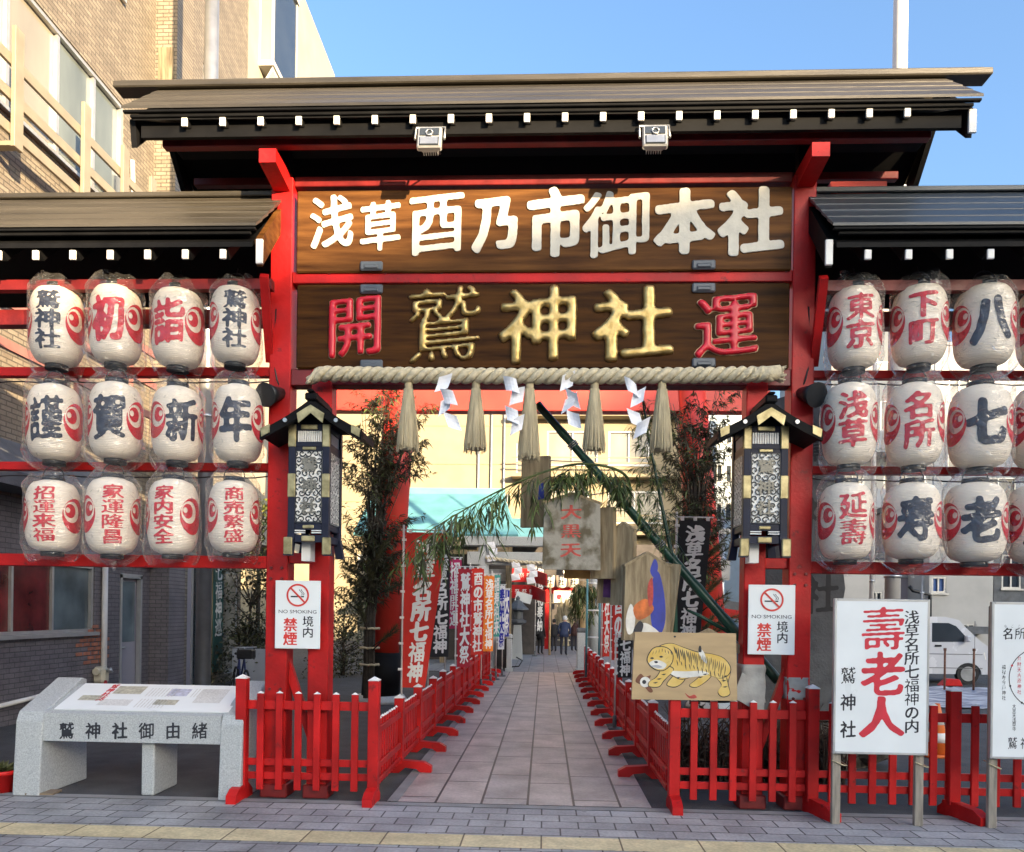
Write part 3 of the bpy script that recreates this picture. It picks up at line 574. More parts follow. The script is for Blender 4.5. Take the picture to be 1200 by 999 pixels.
# ------------------------------------------------------------------ roofed lantern boxes on the gate posts
def lantern_box(pxa, pxb, pyt, pyb, pk, el, er, side, label):
    Y = 6.66; x0, x1 = P(pxa, 600, Y).x, P(pxb, 600, Y).x; zt, zb = zz(pyt, Y, pxa), zz(pyb, Y, pxa); D = .44; cx = (x0+x1)/2
    t = thing('roofed_lantern', (cx, Y+D/2, zb), label, 'lantern box', 'roofed lantern boxes on the gate posts')
    W = x1-x0; fw = .062; zl0, zl1 = zb+.23, zt-.23
    b = MB()
    for x in (x0, x1):
        for y in (Y, Y+D):
            sx = fw if x == x0 else -fw; sy = fw if y == Y else -fw
            b.b2((x, y, zb+.10), (x+sx, y+sy, zt), 0, .004)
            dx = -.03 if x == x0 else .03
            b.prism([(x, y, zb+.12), (x+sx, y, zb+.12), (x+sx+dx*.6, y-(.02 if y == Y else -.02), zb-.06), (x+dx, y-(.02 if y == Y else -.02), zb-.06)], (0, sy, 0))
    for z0, z1 in ((zb+.06, zb+.12), (zb+.17, zb+.225), (zt-.05, zt), (zt-.20, zt-.155), (zl1+.0, zl1+.035)):
        for y in (Y+.012, Y+D-.042): b.b2((x0+fw, y, z0), (x1-fw, y+.03, z1))
        for x in (x0+.012, x1-.042): b.b2((x, Y+fw, z0), (x+.03, Y+D-fw, z1))
    b.b2((x0+.03, Y+.03, zb+.10), (x1-.03, Y+D-.03, zb+.125)); b.build('frame', M('indigo_lacquer', (.009, .012, .030), .5, .25, 6, spec=.3) if side < 0 else bpy.data.materials['indigo_lacquer'], t)
    b = MB()
    n = 11
    for k in range(n): x = x0+fw+.012+(W-2*fw-.024)*(k+.5)/n; b.b2((x-.007, Y+.02, zt-.15), (x+.007, Y+.035, zt-.055))
    b.build('louvre', m_white, t)
    for u in (x0+.02, x1-.035):
        b = MB()
        for k in range(n): y = Y+fw+(D-2*fw)*(k+.5)/n; b.b2((u, y-.008, zt-.15), (u+.015, y+.008, zt-.055))
        b.build('louvre', m_white, t)
    for u, v_ in ((x0+fw, cx-.03), (cx+.03, x1-fw)):
        b = MB()
        for q in range(2): z = zb+.137+q*.019; b.b2((u, Y+.006, z), (v_, Y+.03, z+.009))
        b.build('stripe_panel', m_white, t)
    # scroll lattice over white paper
    lw, lh = W-2*fw, zl1-zl0
    def lattice_panel(fn, wd, ht, seed, kanji):
        b = MB(); N = 150; u = np.linspace(0, wd, N); v_ = np.linspace(0, ht, int(N*ht/wd)); X, Y_ = np.meshgrid(u, v_); rnd = random.Random(seed); A = np.full(X.shape, -1.0)
        cols = 4; st = wd/cols; rows = int(ht/st)
        for j in range(rows+1):
            for i in range(cols+1):
                px_, py_ = (i+.5*(j % 2))*st, (j+.5)*ht/(rows+1); sgn = 1 if (i+j) % 2 else -1
                r = np.hypot(X-px_, Y_-py_); a = np.mod(sgn*np.arctan2(Y_-py_, X-px_)+rnd.choice((0, pi/2, pi, 1.5*pi)), 2*pi)
                A = np.maximum(A, .0052-np.abs(r-st*(.16+.052*a)))
                A = np.maximum(A, st*.055-np.abs(np.hypot(X-px_-st*.03, Y_-py_)))
        for e in (X, wd-X, Y_, ht-Y_): A = np.maximum(A, .009-e)
        A[0] = A[-1] = -1; A[:, 0] = A[:, -1] = -1
        k2 = A.shape[0]/N
        vs, fs, hs = march(A, 0, 1.0)             # square cells: N samples span the unit width
        sc = wd*(N-1)/(N-1); st_ = wd/(N-1); off = -.5
        pts = []
        stp = 1.0/(A.shape[0]-1)
        for a_, c_ in vs: pts.append(fn((a_+.5)/stp*st_, (c_+.5)/stp*ht/(A.shape[0]-1), 0))
        b.geo(pts, fs, 0)
        if kanji:
            for q, ch in enumerate('鷲神社'): put(b, ch, fn, wd/2, ht*(.80-.29*q), wd*.60, ht*.21, 1, N=48, bold=.035, rough=.03, depth=.006)
        return b
    m_lat = m_blackm
    b = MB(); b.b2((x0+.011, Y+.011, zl0+.001), (x1-.011, Y+D-.011, zl1-.001)); b.build('paper_lining', bpy.data.materials.get('lining_paper') or M('lining_paper', (.80, .79, .75), .7, .05, 4), t)
    b = lattice_panel(sheet((x0+fw, Y+.003, zl0), (1, 0, 0), (0, 0, 1), (0, -1, 0)), lw, lh, 5, True); b.build('lattice_panel', [m_blackm, bpy.data.materials.get('lattice_letters') or M('lattice_letters', (.20, .19, .16), .45, .2, 9, metal=.4)], t, fix=False)
    sx = x1-.003 if side < 0 else x0+.003
    b = lattice_panel(sheet((sx, Y+fw, zl0), (0, 1, 0), (0, 0, 1), (1 if side < 0 else -1, 0, 0)), D-2*fw, lh, 8, False); b.build('lattice_panel', m_blackm, t, fix=False)
    # brass fittings
    def fit(p, q, bv): b = MB(); b.b2(p, q, 0, bv); b.build('brass_fitting', m_brass, t)
    for x in (x0, x1):
        s = 1 if x == x0 else -1
        for z0, z1 in ((zt-.20, zt-.0), (zl0+lh*.35, zl0+lh*.68)):
            xa_, xb_ = sorted((x-.004*s, x+(fw+.003)*s)); fit((xa_, Y-.005, z0), (xb_, Y+.02, z1), .006)
        xa_, xb_ = sorted((x-.018*s-.01*s, x+.05*s)); fit((xa_, Y-.024, zb-.055), (xb_, Y-.003, zb+.10), .008)
    for hw_, za_, zb_, yy in ((.075, zt-.045, zt-.005, -.002), (.06, zl1+.004, zl1+.032, .002), (.06, zb+.066, zb+.115, .002), (.05, zb+.18, zb+.21, .002)): fit((cx-hw_, Y+yy, za_), (cx+hw_, Y+.015, zb_), .006)
    # gabled roof, its ridge running away from the viewer
    zpk = zz(pk[1], Y-.12, pk[0]); el_, er_ = P(*el, Y-.12), P(*er, Y-.12); ya, yb = Y-.12, Y+D*.80
    ze = (el_.z+er_.z)/2; hw = (er_.x-el_.x)/2; xm = (el_.x+er_.x)/2
    b = MB()
    for s in (-1, 1):
        n = 5; prof = [(xm+s*hw*k/n, zpk-(zpk-ze)*(k/n)-.018*sin(pi*k/n)) for k in range(n+1)]
        b.prism([(x, ya, z) for x, z in prof]+[(x-.0*s, ya, z-.055) for x, z in prof[::-1]], (0, yb-ya, 0))
        b.prism([(x, ya-.012, z-.02) for x, z in prof]+[(x, ya-.012, z-.085) for x, z in prof[::-1]], (0, .05, 0))
    b.b2((xm-.05, ya-.03, zpk-.02), (xm+.05, yb+.02, zpk+.045), 0, .012); b.b2((xm-.03, ya-.04, zpk+.046), (xm+.03, yb+.03, zpk+.07), 0, .01)
    r = b.build('roof', m_black, t)
    b = MB(); yq = ya-.022; dz = (zpk-ze)/hw
    b.prism([(xm, yq, zpk-.06), (xm+.12, yq, zpk-.06-.12*dz), (xm+.105, yq, zpk-.15-.105*dz), (xm, yq, zpk-.13), (xm-.105, yq, zpk-.15-.105*dz), (xm-.12, yq, zpk-.06-.12*dz)], (0, .012, 0))
    b.build('roof_fitting', m_brass, r)
    for s in (-1, 1):
        b = MB(); b.prism([(xm+s*hw*.98, yq, ze+.01), (xm+s*hw*.80, yq, ze+.02*0+.18*hw*dz), (xm+s*hw*.80, yq, ze+.18*hw*dz-.07), (xm+s*hw*.96, yq, ze-.06)], (0, .012, 0)); b.build('roof_fitting', m_brass, r)
        b = MB(); b.tube([(xm+s*hw*.5, yq+.012, zpk-hw*.5*dz-.055), (xm+s*hw*.5, yq-.004, zpk-hw*.5*dz-.055)], .018, 10); b.build('roof_boss', m_steel, r)
    b = MB(); b.prism([(xm, Y+.01, zpk-.07), (xm-hw*.62, Y+.01, zt), (xm+hw*.62, Y+.01, zt)], (0, D-.02, 0)); b.build('gable', m_black, t)
    b = MB(); b.b2((cx-.05, Y+D-.03, zb+.2), (cx+.05, GY-.085 if GY-.085 > Y+D else Y+D, zb+.28)); b.b2((cx-.04, Y+D-.05, zb+.02), (cx+.04, Y+D+.02, zb+.1)); b.build('wall_bracket', m_blackm, t)
    b = MB(); b.b2((x0+.09, Y+.12, zb-.10), (x0+.17, Y+.26, zb+.1)); b.build('lamp_tray', m_white, t)
lantern_box(337, 385, 497, 643, (366, 467), (305, 500), (424, 509), -1, 'black roofed lantern box with pale fittings on the gate post nearer the brick building')
lantern_box(871, 923, 499, 645, (907, 470), (842, 510), (964, 500), 1, 'black roofed lantern box with golden fittings on the gate post nearer the white van')
for px, py, s, lab in ((322, 462, -1, 'small black spotlight behind the lantern box nearer the brick building'), (946, 462, 1, 'small black spotlight behind the lantern box nearer the white van')):
    p = P(px, py, GY-.16); t = thing('spotlight', p, lab, 'spotlight', 'spotlights on the gate posts')
    b = MB(); d = V((.4*s, -1, -.35)).normalized(); b.tube([p-d*.10, p+d*.02, p+d*.13], [.05, .075, .11], 14); b.build('housing', m_blackm, t)
    b = MB(); b.tube([p+d*.10, p+d*.128], [.09, .095], 14); b.build('lens', m_steel, t)
    b = MB(); b.bar(p-d*.02, p+V((-.02*s, .12, .05)), .03, .03); b.tube([p-d*.1, p+V((0, .05, .15)), p+V((.05*s, .08, .35)), p+V((.02*s, .06, .8))], .008, 5); b.build('bracket', m_blackm, t)
# ------------------------------------------------------------------ paper lanterns
def lantern(px, py0, py1, wpx, phi, text, big, ink, label, group, seed, hit=None):
    Y = 6.86; cz = P(px, (py0+py1)/2, Y); H = (py1-py0)/2*Y/F; Rr = wpx*.475*Y/F; rnd = random.Random(seed)
    t = thing('paper_lantern', cz, label, 'paper lantern', group)
    rr = lambda q: Rr*(.42+.58*max(0, 1-abs(q)**3.8)**.52)
    b = MB(); n = 22; b.lathe([(rr(-1+2*k/n), (-1+2*k/n)*H) for k in range(n+1)], cz, 32)
    ph = R(phi)+math.atan2(-cz.x, Y)
    def fn(a0):
        def f(x, y, l):
            a = a0+x/Rr; r = rr(max(-1, min(1, y/H)))+.0035+l; return cz+V((r*sin(a), -r*cos(a), y))
        return f
    ch = list(text); n = len(ch); f = fn(ph)
    mi = 1 if ink == 'k' else 2
    if n == 1: put(b, ch[0], f, 0, -.02*H, Rr*big[0], H*big[1], mi, N=40, bold=.055, rough=.10, shear=.10)
    else: column(b, ch, f, 0, H*big[1]*.5*n, Rr*big[0], H*big[1], mi, N=36, bold=.045 if n < 4 else .04, rough=.09, shear=.08)
    for s in (-1, 1):
        vs, fs, hs = EMB; f2 = fn(ph+s*R(70))
        b.geo([f2(a*.135*Rr/.235*s*-1, c*.175*H/.36, 0) for a, c in vs], fs, 2)
    b.build('paper_shade', [m_lpaper, m_navyink, m_redink], t, fix=False)
    for s in (1, -1):
        b = MB(); r0 = Rr*.43; b.tube([cz+V((0, 0, s*(H-.005))), cz+V((0, 0, s*(H+.038)))], r0, 20, 0); b.build('ring', m_blackm, t)
    b = MB(); b.tube([cz+V((Rr*.44*cos(k*pi/10), 0, H+.04+.10*sin(k*pi/10))) for k in range(11)], .005, 6); b.tube([cz+V((0, 0, H+.13)), cz+V((0, .04, H+.2))], .005, 5); b.build('handle', m_blackm, t)
    # loose clear bag, tied or gaping, in its own random folds
    b = MB(); n = 26; droop = rnd.random(); lo = -H-.055-.06*droop; hi = H+.05+.05*rnd.random(); prof = []
    for k in range(n+1):
        q = k/n; z = lo+(hi-lo)*q; r = Rr*(1.03+.09*(1-q)*(.3+droop))
        if q < .20: r *= (.40+.60*math.sin(q/.20*pi/2)**.8) if droop > .55 else (.74+.26*(q/.20)**.6)
        if q > .84: r *= 1-.36*((q-.84)/.16)**1.3
        prof.append((max(r, rr(max(-1, min(1, z/H)))+.010 if abs(z) < H else Rr*.30), z))
    so_ = V((seed*3.1, seed*1.7, 0))
    def fold(p, a):
        ed = 1+1.4*max(0, abs(p.z)/H-.72); nn = (NZ.noise(V((sin(a)*2.2, cos(a)*2.2, p.z*3.0))+so_)*.018+NZ.noise(V((sin(a)*5, cos(a)*5, p.z*8))+so_)*.012)*ed
        crn = 1+.05*abs(sin(a*1.0+seed))*(1 if abs(p.z) > H*.7 else .3)
        rad = V((p.x, p.y, 0)); L_ = rad.length or 1; lim = rr(max(-1, min(1, p.z/H)))+.006 if abs(p.z) < H else 0
        L2 = max(L_*crn+nn, lim); zj = .05*NZ.noise(V((sin(a)*1.6, cos(a)*1.6, 9))+so_)*(1 if abs(p.z) > H*.85 else 0)
        return V((p.x*L2/L_, p.y*L2/L_, p.z+zj))
    b.lathe(prof, cz, 40, 0, True, fold)
    fs = [f for f in b.bm.faces if len(f.verts) > 8]; bmesh.ops.delete(b.bm, geom=fs, context='FACES_ONLY')
    if droop > .5:
        e = cz+V((0, 0, lo+.01)); b.tube([e+V((0, 0, .03)), e+V((.01, 0, -.02)), e+V((.02, 0, -.06))], [.05, .012, .022], 8, 0, False)
    if droop < .45:
        e = cz+V((Rr*.5*(-1 if seed % 2 else 1), -.02, hi)); b.tube([e+V((0, 0, -.06)), e, e+V((.01, 0, .06))], [.06, .018, .04], 8, 0, False)
    b.build('plastic_bag', m_bag, t, fix=False)
LB, RB = 'paper lanterns on the rack by the brick building', 'paper lanterns on the rack above the white boards'
B1, B2, B4, B3 = (1.30, 1.16), (1.08, .68), (.84, .385), (.98, .50)
rows = [
 (67, 338, 430, 62, -21, '鷲神社', B3, 'k', 'bagged lantern with black character column, outermost in the top row by the brick building', LB),
 (136, 336, 428, 61, -19, '初', B1, 'r', 'bagged lantern with one very large red character, its bag knotted above it', LB),
 (209, 340, 432, 62, -24, '詣', B1, 'r', 'bagged lantern with one large red character and a whole red swirl, top row', LB),
 (276, 338, 428, 60, -2, '鷲神社', B3, 'k', 'bagged lantern with black character column, top row, next to the red gate post', LB),
 (64, 451, 542, 62, -20, '謹', B1, 'k', 'bagged lantern with one huge dense black character, below the outermost black column lantern', LB),
 (136, 449, 540, 62, -16, '賀', B1, 'k', 'bagged lantern with one huge black character of two stacked halves, middle row', LB),
 (208, 454, 542, 60, 11, '新', B1, 'k', 'bagged lantern with one huge black character and a red swirl on its outer side', LB),
 (279, 452, 543, 60, -7, '年', B1, 'k', 'bagged lantern with one huge black character of open strokes, beside the roofed lantern box', LB),
 (62, 563, 648, 62, -19, '招運来福', B4, 'r', 'bagged lantern with four small red characters, its bag sagging lowest over the window', LB),
 (132, 560, 651, 62, 0, '家運隆昌', B4, 'r', 'bagged lantern with four small red characters, above the grey door', LB),
 (203, 562, 651, 60, -23, '家内安全', B4, 'r', 'bagged lantern with four small red characters turned away from its big swirl', LB),
 (274, 564, 649, 60, 0, '商売繁盛', B4, 'r', 'bagged lantern with four small red characters, bottom row, by the gate post', LB),
 (1001, 340, 432, 61, 14, '東京', B2, 'r', 'bagged lantern with two red characters, top row beside the red gate post', RB),
 (1077, 338, 428, 62, 9, '下町', B2, 'r', 'bagged lantern with two red characters, the upper a flat bar with a drop, top row', RB),
 (1153, 338, 429, 66, 15, '八', B1, 'k', 'bagged lantern with one black character of two spreading strokes', RB),
 (995, 452, 545, 62, 9, '浅草', B2, 'r', 'bagged lantern with two red characters, middle row beside the roofed lantern box', RB),
 (1071, 452, 546, 64, 11, '名所', B2, 'r', 'bagged lantern with two red characters, middle row beside the hooked black cross', RB),
 (1148, 455, 548, 68, 14, '七', B1, 'k', 'bagged lantern with one black character like a cross with a hooked foot', RB),
 (991, 568, 656, 62, 17, '延壽', B2, 'r', 'bagged lantern with two red characters, bottom row over the stone monument', RB),
 (1068, 568, 655, 64, 10, '寿', B1, 'k', 'bagged lantern with one black character of many bars, bottom row', RB),
 (1142, 568, 658, 68, 14, '老', B1, 'k', 'bagged lantern with one black character with a diagonal sweep, bottom row above the van', RB),
 (1228, 339, 430, 66, 14, '福', B1, 'k', 'bagged lantern cut off by the picture edge, top row', RB),
 (1222, 455, 548, 66, 14, '神', B1, 'k', 'bagged lantern cut off by the picture edge, middle row', RB),
 (1216, 570, 660, 66, 14, '人', B1, 'k', 'bagged lantern cut off by the picture edge, bottom row'  , RB)]
for i, r in enumerate(rows): lantern(*r, i+1)
# ------------------------------------------------------------------ no smoking plates
def ring_pts(c, r, n, rot=0): return [c+V((r*sin(2*pi*k/n+rot), 0, r*cos(2*pi*k/n+rot))) for k in range(n+1)]
def plate(pxa, pxb, pya, pyb, label):
    Y = 6.93; a, c = P(pxa, pyb, Y), P(pxb, pya, Y); W, H = c.x-a.x, c.z-a.z; cx, cz = (a.x+c.x)/2, (a.z+c.z)/2
    t = thing('no_smoking_sign', (cx, Y, cz), label, 'sign', 'no smoking signs on the gate')
    b = MB(); b.box((cx, Y, cz), (W, .012, H), None, 0, .004); f = FRONT((cx, Y-.0075, cz)); f2 = FRONT((cx, Y-.0095, cz))
    ic = (0, H*.285); ri = W*.25
    def ann(r0, r1, fn, mi, n=40):
        for k in range(n):
            a0, a1 = 2*pi*k/n, 2*pi*(k+1)/n; b.face([fn(ic[0]+r*sin(q), ic[1]+r*cos(q), 0) for r, q in ((r0, a0), (r1, a0), (r1, a1), (r0, a1))], mi)
    ann(ri*.84, ri, f2, 2)
    q = ri*.90; k7 = q*.707; w_ = ri*.055
    b.face([f2(ic[0]+x, ic[1]+y, .0008) for x, y in ((-k7-w_, k7-w_), (-k7+w_, k7+w_), (k7+w_, -k7+w_), (k7-w_, -k7-w_))], 2)
    b.face([f(ic[0]+x*ri, ic[1]+y*ri, 0) for x, y in ((-.62, -.18), (.25, -.18), (.25, -.06), (-.62, -.06))], 1); b.face([f(ic[0]+x*ri, ic[1]+y*ri, 0) for x, y in ((.29, -.18), (.55, -.18), (.55, -.06), (.29, -.06))], 1)
    for o_, s in ((.30, 1), (.46, 1)):
        pts = [(o_+.09*sin(q*.9)-.10*(q/6), .0+.085*q) for q in range(7)]
        for (x0, y0), (x1, y1) in zip(pts, pts[1:]): b.face([f(ic[0]+x*ri, ic[1]+y*ri, 0) for x, y in ((x0, y0), (x0+.06, y0), (x1+.06, y1), (x1, y1))], 1)
    latin(b, 'NO SMOKING', f, 0, H*.045, H*.052, 1, 1.25)
    column(b, '禁煙', f, -W*.155, H*-.05, W*.31, H*.205, 2, N=48, bold=.05, rough=.0, shear=0)
    column(b, '境内', f, W*.235, H*-.02, W*.25, H*.16, 1, N=44, bold=.026, rough=.0, shear=0)
    b.build('sign_face', [m_signw, m_ink, M('sign_red', (.62, .04, .03), .4, .05, 5)], t, fix=False)
    b = MB()
    for x in (-1, 1): b.b2((cx+x*W*.3-.012, Y+.008, cz-.04), (cx+x*W*.3+.012, GY-.085, cz+.04))
    b.build('fixing', m_steel, t)
plate(322, 376, 681, 760, 'no smoking plate on the gate post beside the stone bench and brick building')
plate(876, 932, 686, 767, 'no smoking plate on the gate post beside the painted tiger plaque')
# ------------------------------------------------------------------ white notice boards on stakes
def notice(pxa, pxb, pya, pyb, label, kind):
    Y = 6.52; a, c = P(pxa, pyb, Y), P(pxb, pya, Y); W, H = c.x-a.x, c.z-a.z; cx, cz = (a.x+c.x)/2, (a.z+c.z)/2
    t = thing('notice_board', (cx, Y+.05, 0), label, 'notice board', 'white notice boards by the fence')
    b = MB(); b.box((cx, Y, cz), (W, .03, H), None, 0, .004); f = FRONT((cx, Y-.0165, cz)); k = Y/F
    PX = lambda x, y: (P(x, y, Y).x-cx, P(x, y, Y).z-cz)
    if kind == 0:
        for ch, x, y, w_, h_ in (('壽', 1034, 738, 46, 46), ('老', 1034, 791, 46, 46), ('人', 1032, 841, 46, 42)): put(b, ch, f, *PX(x, y), w_*k*1.1, h_*k*1.12, 2, N=56, bold=.036 if ch != '壽' else .03, rough=.06, shear=.06)
        for i, ch in enumerate('浅草名所七福神の内'): x, y = PX(1067.5, 724+i*15.9); put(b, ch, f, x, y, 17*k, 16.5*k, 1, N=36, bold=.022, rough=.05)
        for i, ch in enumerate('鷲神社'): x, y = PX(993, 792+i*31.5); put(b, ch, f, x, y, 18*k, 20*k, 1, N=40, bold=.028, rough=.05)
    else:
        for i, ch in enumerate('名所七福神'): x, y = PX(1180+i*14, 743); put(b, ch, f, x, y, 12*k, 14*k, 1, N=36, bold=.02, rough=.05)
        for i, ch in enumerate('なごころ'): x, y = PX(1177+i*8, 734); put(b, ch, f, x, y, 3.4*k, 3.6*k, 1, N=20, bold=.0, rough=.0)
        x, y = PX(1185, 871); put(b, '鷲', f, x, y, 11*k, 14*k, 1, N=40, bold=.015, rough=.04)
        for i, ch in enumerate('神社'): x, y = PX(1200+i*15, 871); put(b, ch, f, x, y, 11*k, 14*k, 1, N=36, bold=.015, rough=.04)
        ox, oy = PX(1216, 795); rx, rz = 33*k, 34*k; n = 56; w_ = .0035
        for q in range(n):
            a0, a1 = 2*pi*q/n, 2*pi*(q+1)/n; b.face([f(ox+(rx+d)*sin(g), oy+(rz+d)*cos(g), 0) for d, g in ((-w_, a0), (w_, a0), (w_, a1), (-w_, a1))], 1)
        for q in range(9):
            a0 = 2*pi*q/9+.25; b.face([f(ox+rx*sin(a0)+.009*sin(g), oy+rz*cos(a0)+.009*cos(g), .001) for g in [2*pi*u/10 for u in range(10)]], 2 if q % 4 == 3 else 1)
        for s, x, y, st, mi in (('弁財天吉原神社', 1193, 772, 6.5, 2), ('福禄寿今戸神社', 1175, 782, 6.0, 1), ('大黒天浅草寺', 1187, 828, 5.2, 1), ('寿老人', 1210, 765, 6.5, 1)):
            for i, ch in enumerate(s): u, v_ = PX(x, y+i*st); put(b, ch, f, u, v_, 4.6*k, 5.4*k, mi, N=24, bold=.0, rough=.0, shear=0)
    b.build('panel', [m_signw, m_ink, M('notice_red', (.55, .02, .04), .5, .15, 9)], t, fix=False)
    b = MB()
    for s in (-1, 1): b.box((cx+s*(W/2+.004), Y+.001, cz), (.022, .036, H+.03), None, 0, .004); b.box((cx, Y+.001, cz+s*(H/2+.004)), (W-.016, .036, .022), None, 0, .004)
    b.build('panel_frame', m_alu, t)
    for s in (-1, 1):
        b = MB(); x = cx+s*(W/2-.035); b.b2((x-.035, Y+.022, 0), (x+.035, Y+.065, cz+H/2-.02), 0, .005); b.build('stake', m_stake, t)
        b = MB(); z_ = .52; b.tube([V((x-.045, Y+.015, z_+.02)), V((x+.05, Y+.012, z_-.02)), V((x+.12, Y+.12, z_-.04)), V((x+.1, Y+.34, z_-.01))], .006, 6); b.build('tie_rope', m_straw, t)
notice(977, 1087, 705, 881, 'white notice board with three big red characters standing on two grey stakes', 0)
notice(1161, 1271, 709, 887, 'white notice board with a thin circle of dots, cut off by the picture edge', 1)
# ------------------------------------------------------------------ red picket fences
FY = 6.93; FG = 'red picket fence panels'
def mk_post(t, x, y, h, foot, fl, arch):
    b = MB(); b.b2((x-.048, y-.048, .10), (x+.048, y+.048, h), 0, .005); b.build('post', m_red, t)
    b = MB(); b.prism([(x-.05, y-.05, h+.001), (x+.05, y-.05, h+.001), (x+.05, y+.05, h+.001), (x-.05, y+.05, h+.001)], (0, 0, .006)); bmesh.ops.translate(b.bm, verts=[], vec=(0, 0, 0))
    vs = [b.bm.verts.new((x+sx*.05, y+sy*.05, h+.008)) for sx, sy in ((-1, -1), (1, -1), (1, 1), (-1, 1))]; ap = b.bm.verts.new((x, y, h+.04))
    for k in range(4): b.bm.faces.new((vs[k], vs[(k+1) % 4], ap))
    b.build('post_cap', m_white, t)
    b = MB(); d = V(foot); n = V((-d.y, d.x, 0)); c = V((x, y, 0))
    prof = [(-fl[0], 0), (-fl[0], .06), (-fl[0]+.05, .10), (-.06, .135), (.06, .135), (fl[1]-.08, .12), (fl[1], .075), (fl[1], 0), (fl[1]-.10, 0)]
    prof += [(fl[1]-.16, .045), (.08, .06)] if arch else []
    prof += [(-fl[0]+.1, 0.0)]
    b.prism([c+d*u+Z*v_-n*.045 for u, v_ in prof], n*.09); b.build('foot', m_red, t)
def mk_run(t, p, q, n, top, rails, pw=.062, zb=.09, ins=.0):
    p, q = V(p), V(q); d = (q-p); L_ = d.length; u = d/L_; nr = V((-u.y, u.x, 0)); rot = Matrix((u, nr, Z)).transposed()
    for z0, z1 in rails:
        b = MB(); b.bar(p+u*.05+nr*.022+Z*((z0+z1)/2), q-u*.05+nr*.022+Z*((z0+z1)/2), z1-z0, .026, up=nr, bev=.003)
        b.build('rail', m_red, t)
    for k in range(n):
        c = p+u*(L_*(k+1)/(n+1)); h = top+.004*random.uniform(-1, 1)
        b = MB(); b.box(c-nr*.008+Z*((zb+h)/2), (pw, .028, h-zb), rot, 0, .003)
        tp = [c-nr*.008+u*(sx*pw/2)+nr*(sy*.014)+Z*(h+.001) for sx, sy in ((-1, -1), (1, -1), (1, 1), (-1, 1))]; ap = c-nr*.008+Z*(h+.022)
        for a in range(4): b.face([tp[a], tp[(a+1) % 4], ap], 1)
        for z0, z1 in rails:
            s_ = c-nr*.0225+Z*((z0+z1)/2); b.tube([s_+nr*.002, s_-nr*.0015], .007, 6)
        b.build('picket', [m_red, m_white], t)
RL_ = ((.82, .90), (.305, .37), (.18, .245)); RS_ = ((.60, .66), (.27, .33), (.13, .18))
fx = lambda px: P(px, 870, FY).x
xc, x0 = fx(438), fx(283.5)
t = thing('fence_panel', ((x0+xc)/2, FY, 0), 'tall red picket panel along the pavement beside the stone bench', 'fence panel', FG)
mk_post(t, x0, FY, 1.10, (0, -1, 0), (.16, .24), False); mk_post(t, xc, FY, 1.10, (0, -1, 0), (.10, .24), False); mk_run(t, (x0, FY, 0), (xc, FY, 0), 6, .97, RL_)
xr = fx(790); x2 = fx(951.5); x3 = fx(1117)
for i, (a, c, n, posts, lab) in enumerate(((xr, x2, 6, (1, 1), 'tall red picket panel along the pavement under the painted tiger plaque'), (x2, x3, 6, (0, 1), 'tall red picket panel along the pavement behind the white board with red characters'), (x3, x3+1.28, 6, (0, 1), 'tall red picket panel along the pavement reaching the picture edge'))):
    t = thing('fence_panel', ((a+c)/2, FY-.0, 0), lab, 'fence panel', FG)
    for q, x in zip(posts, (a, c)):
        if q: mk_post(t, x, FY, 1.10, (.28*(x > 1.5), -1, 0) if x > 1.5 else (0, -1, 0), (.12, .34 if x > 1.5 else .24), False)
    mk_run(t, (a, FY, 0), (c, FY, 0), n, .97, RL_)
ORD = ['first', 'second', 'third', 'fourth', 'fifth', 'sixth', 'seventh', 'eighth', 'ninth', 'tenth', 'eleventh', 'twelfth']
for side, x, d, nm in ((-1, -1.545, 1, 'on the red banner side of the path'), (1, 1.165, -1, 'on the tiger plaque side of the path')):
    proto = None; yy = FY+.10; st = 1.21
    for k in range(12):
        lab = f'{ORD[k]} low red picket panel from the pavement, {nm}'
        if k == 0:
            proto = thing('fence_panel', (x, yy+st/2, 0), lab, 'fence panel', FG)
            mk_run(proto, (x, yy+.0, 0) if side > 0 else (x, yy+st-.06, 0), (x, yy+st-.06, 0) if side > 0 else (x, yy, 0), 9, .715, RS_, pw=.07)
            mk_post(proto, x, yy+st-.03, .80, (d, 0, 0), (.09, .36), True)
        else: dup(proto, (x+(.012*((k*7) % 3-1)), yy+st/2+st*k, 0), lab)
# ------------------------------------------------------------------ granite information bench
ya = 6.84
xA, xB, xC, xD = P(16, 900, ya).x, P(48, 870, ya).x, P(257, 870, ya).x, P(283, 870, ya).x
t = thing('stone_lectern', ((xA+xD)/2, ya+.3, 0), 'pale granite reading bench with a sloping printed panel and black carved characters', 'stone bench')
for a, c in ((xA, xB), (xC, xD)):
    b = MB(); b.prism([(a, ya-.02, 0), (a, ya+.02, .68), (a, ya+.06, .765), (a, ya+.62, 1.03), (a, ya+.70, 1.01), (a, ya+.72, 0)], (c-a, 0, 0)); bmesh.ops.bevel(b.bm, geom=list(b.bm.edges), offset=.012, segments=2, affect='EDGES', profile=.5); b.build('end_slab', m_granite, t)
b = MB(); b.prism([(xB, ya+.03, .50), (xB, ya+.03, .755), (xB, ya+.09, .772), (xB, ya+.58, .965), (xB, ya+.58, .86), (xB, ya+.14, .50)], (xC-xB, 0, 0)); f = FRONT((0, ya+.029, 0))
for i, ch in enumerate('鷲神社御由緒'):
    p = P(78+i*31.2, 857, ya+.03); put(b, ch, f, p.x, p.z, .145, .155, 1, N=52, bold=.034, rough=.05)
b.build('apron', [m_granite, m_ink], t)
b = MB(); mx = P(168, 900, ya+.1).x; b.b2((mx-.02, ya+.10, 0), (mx+.10, ya+.56, .53), 0, .01); b.build('leg', m_granite, t)
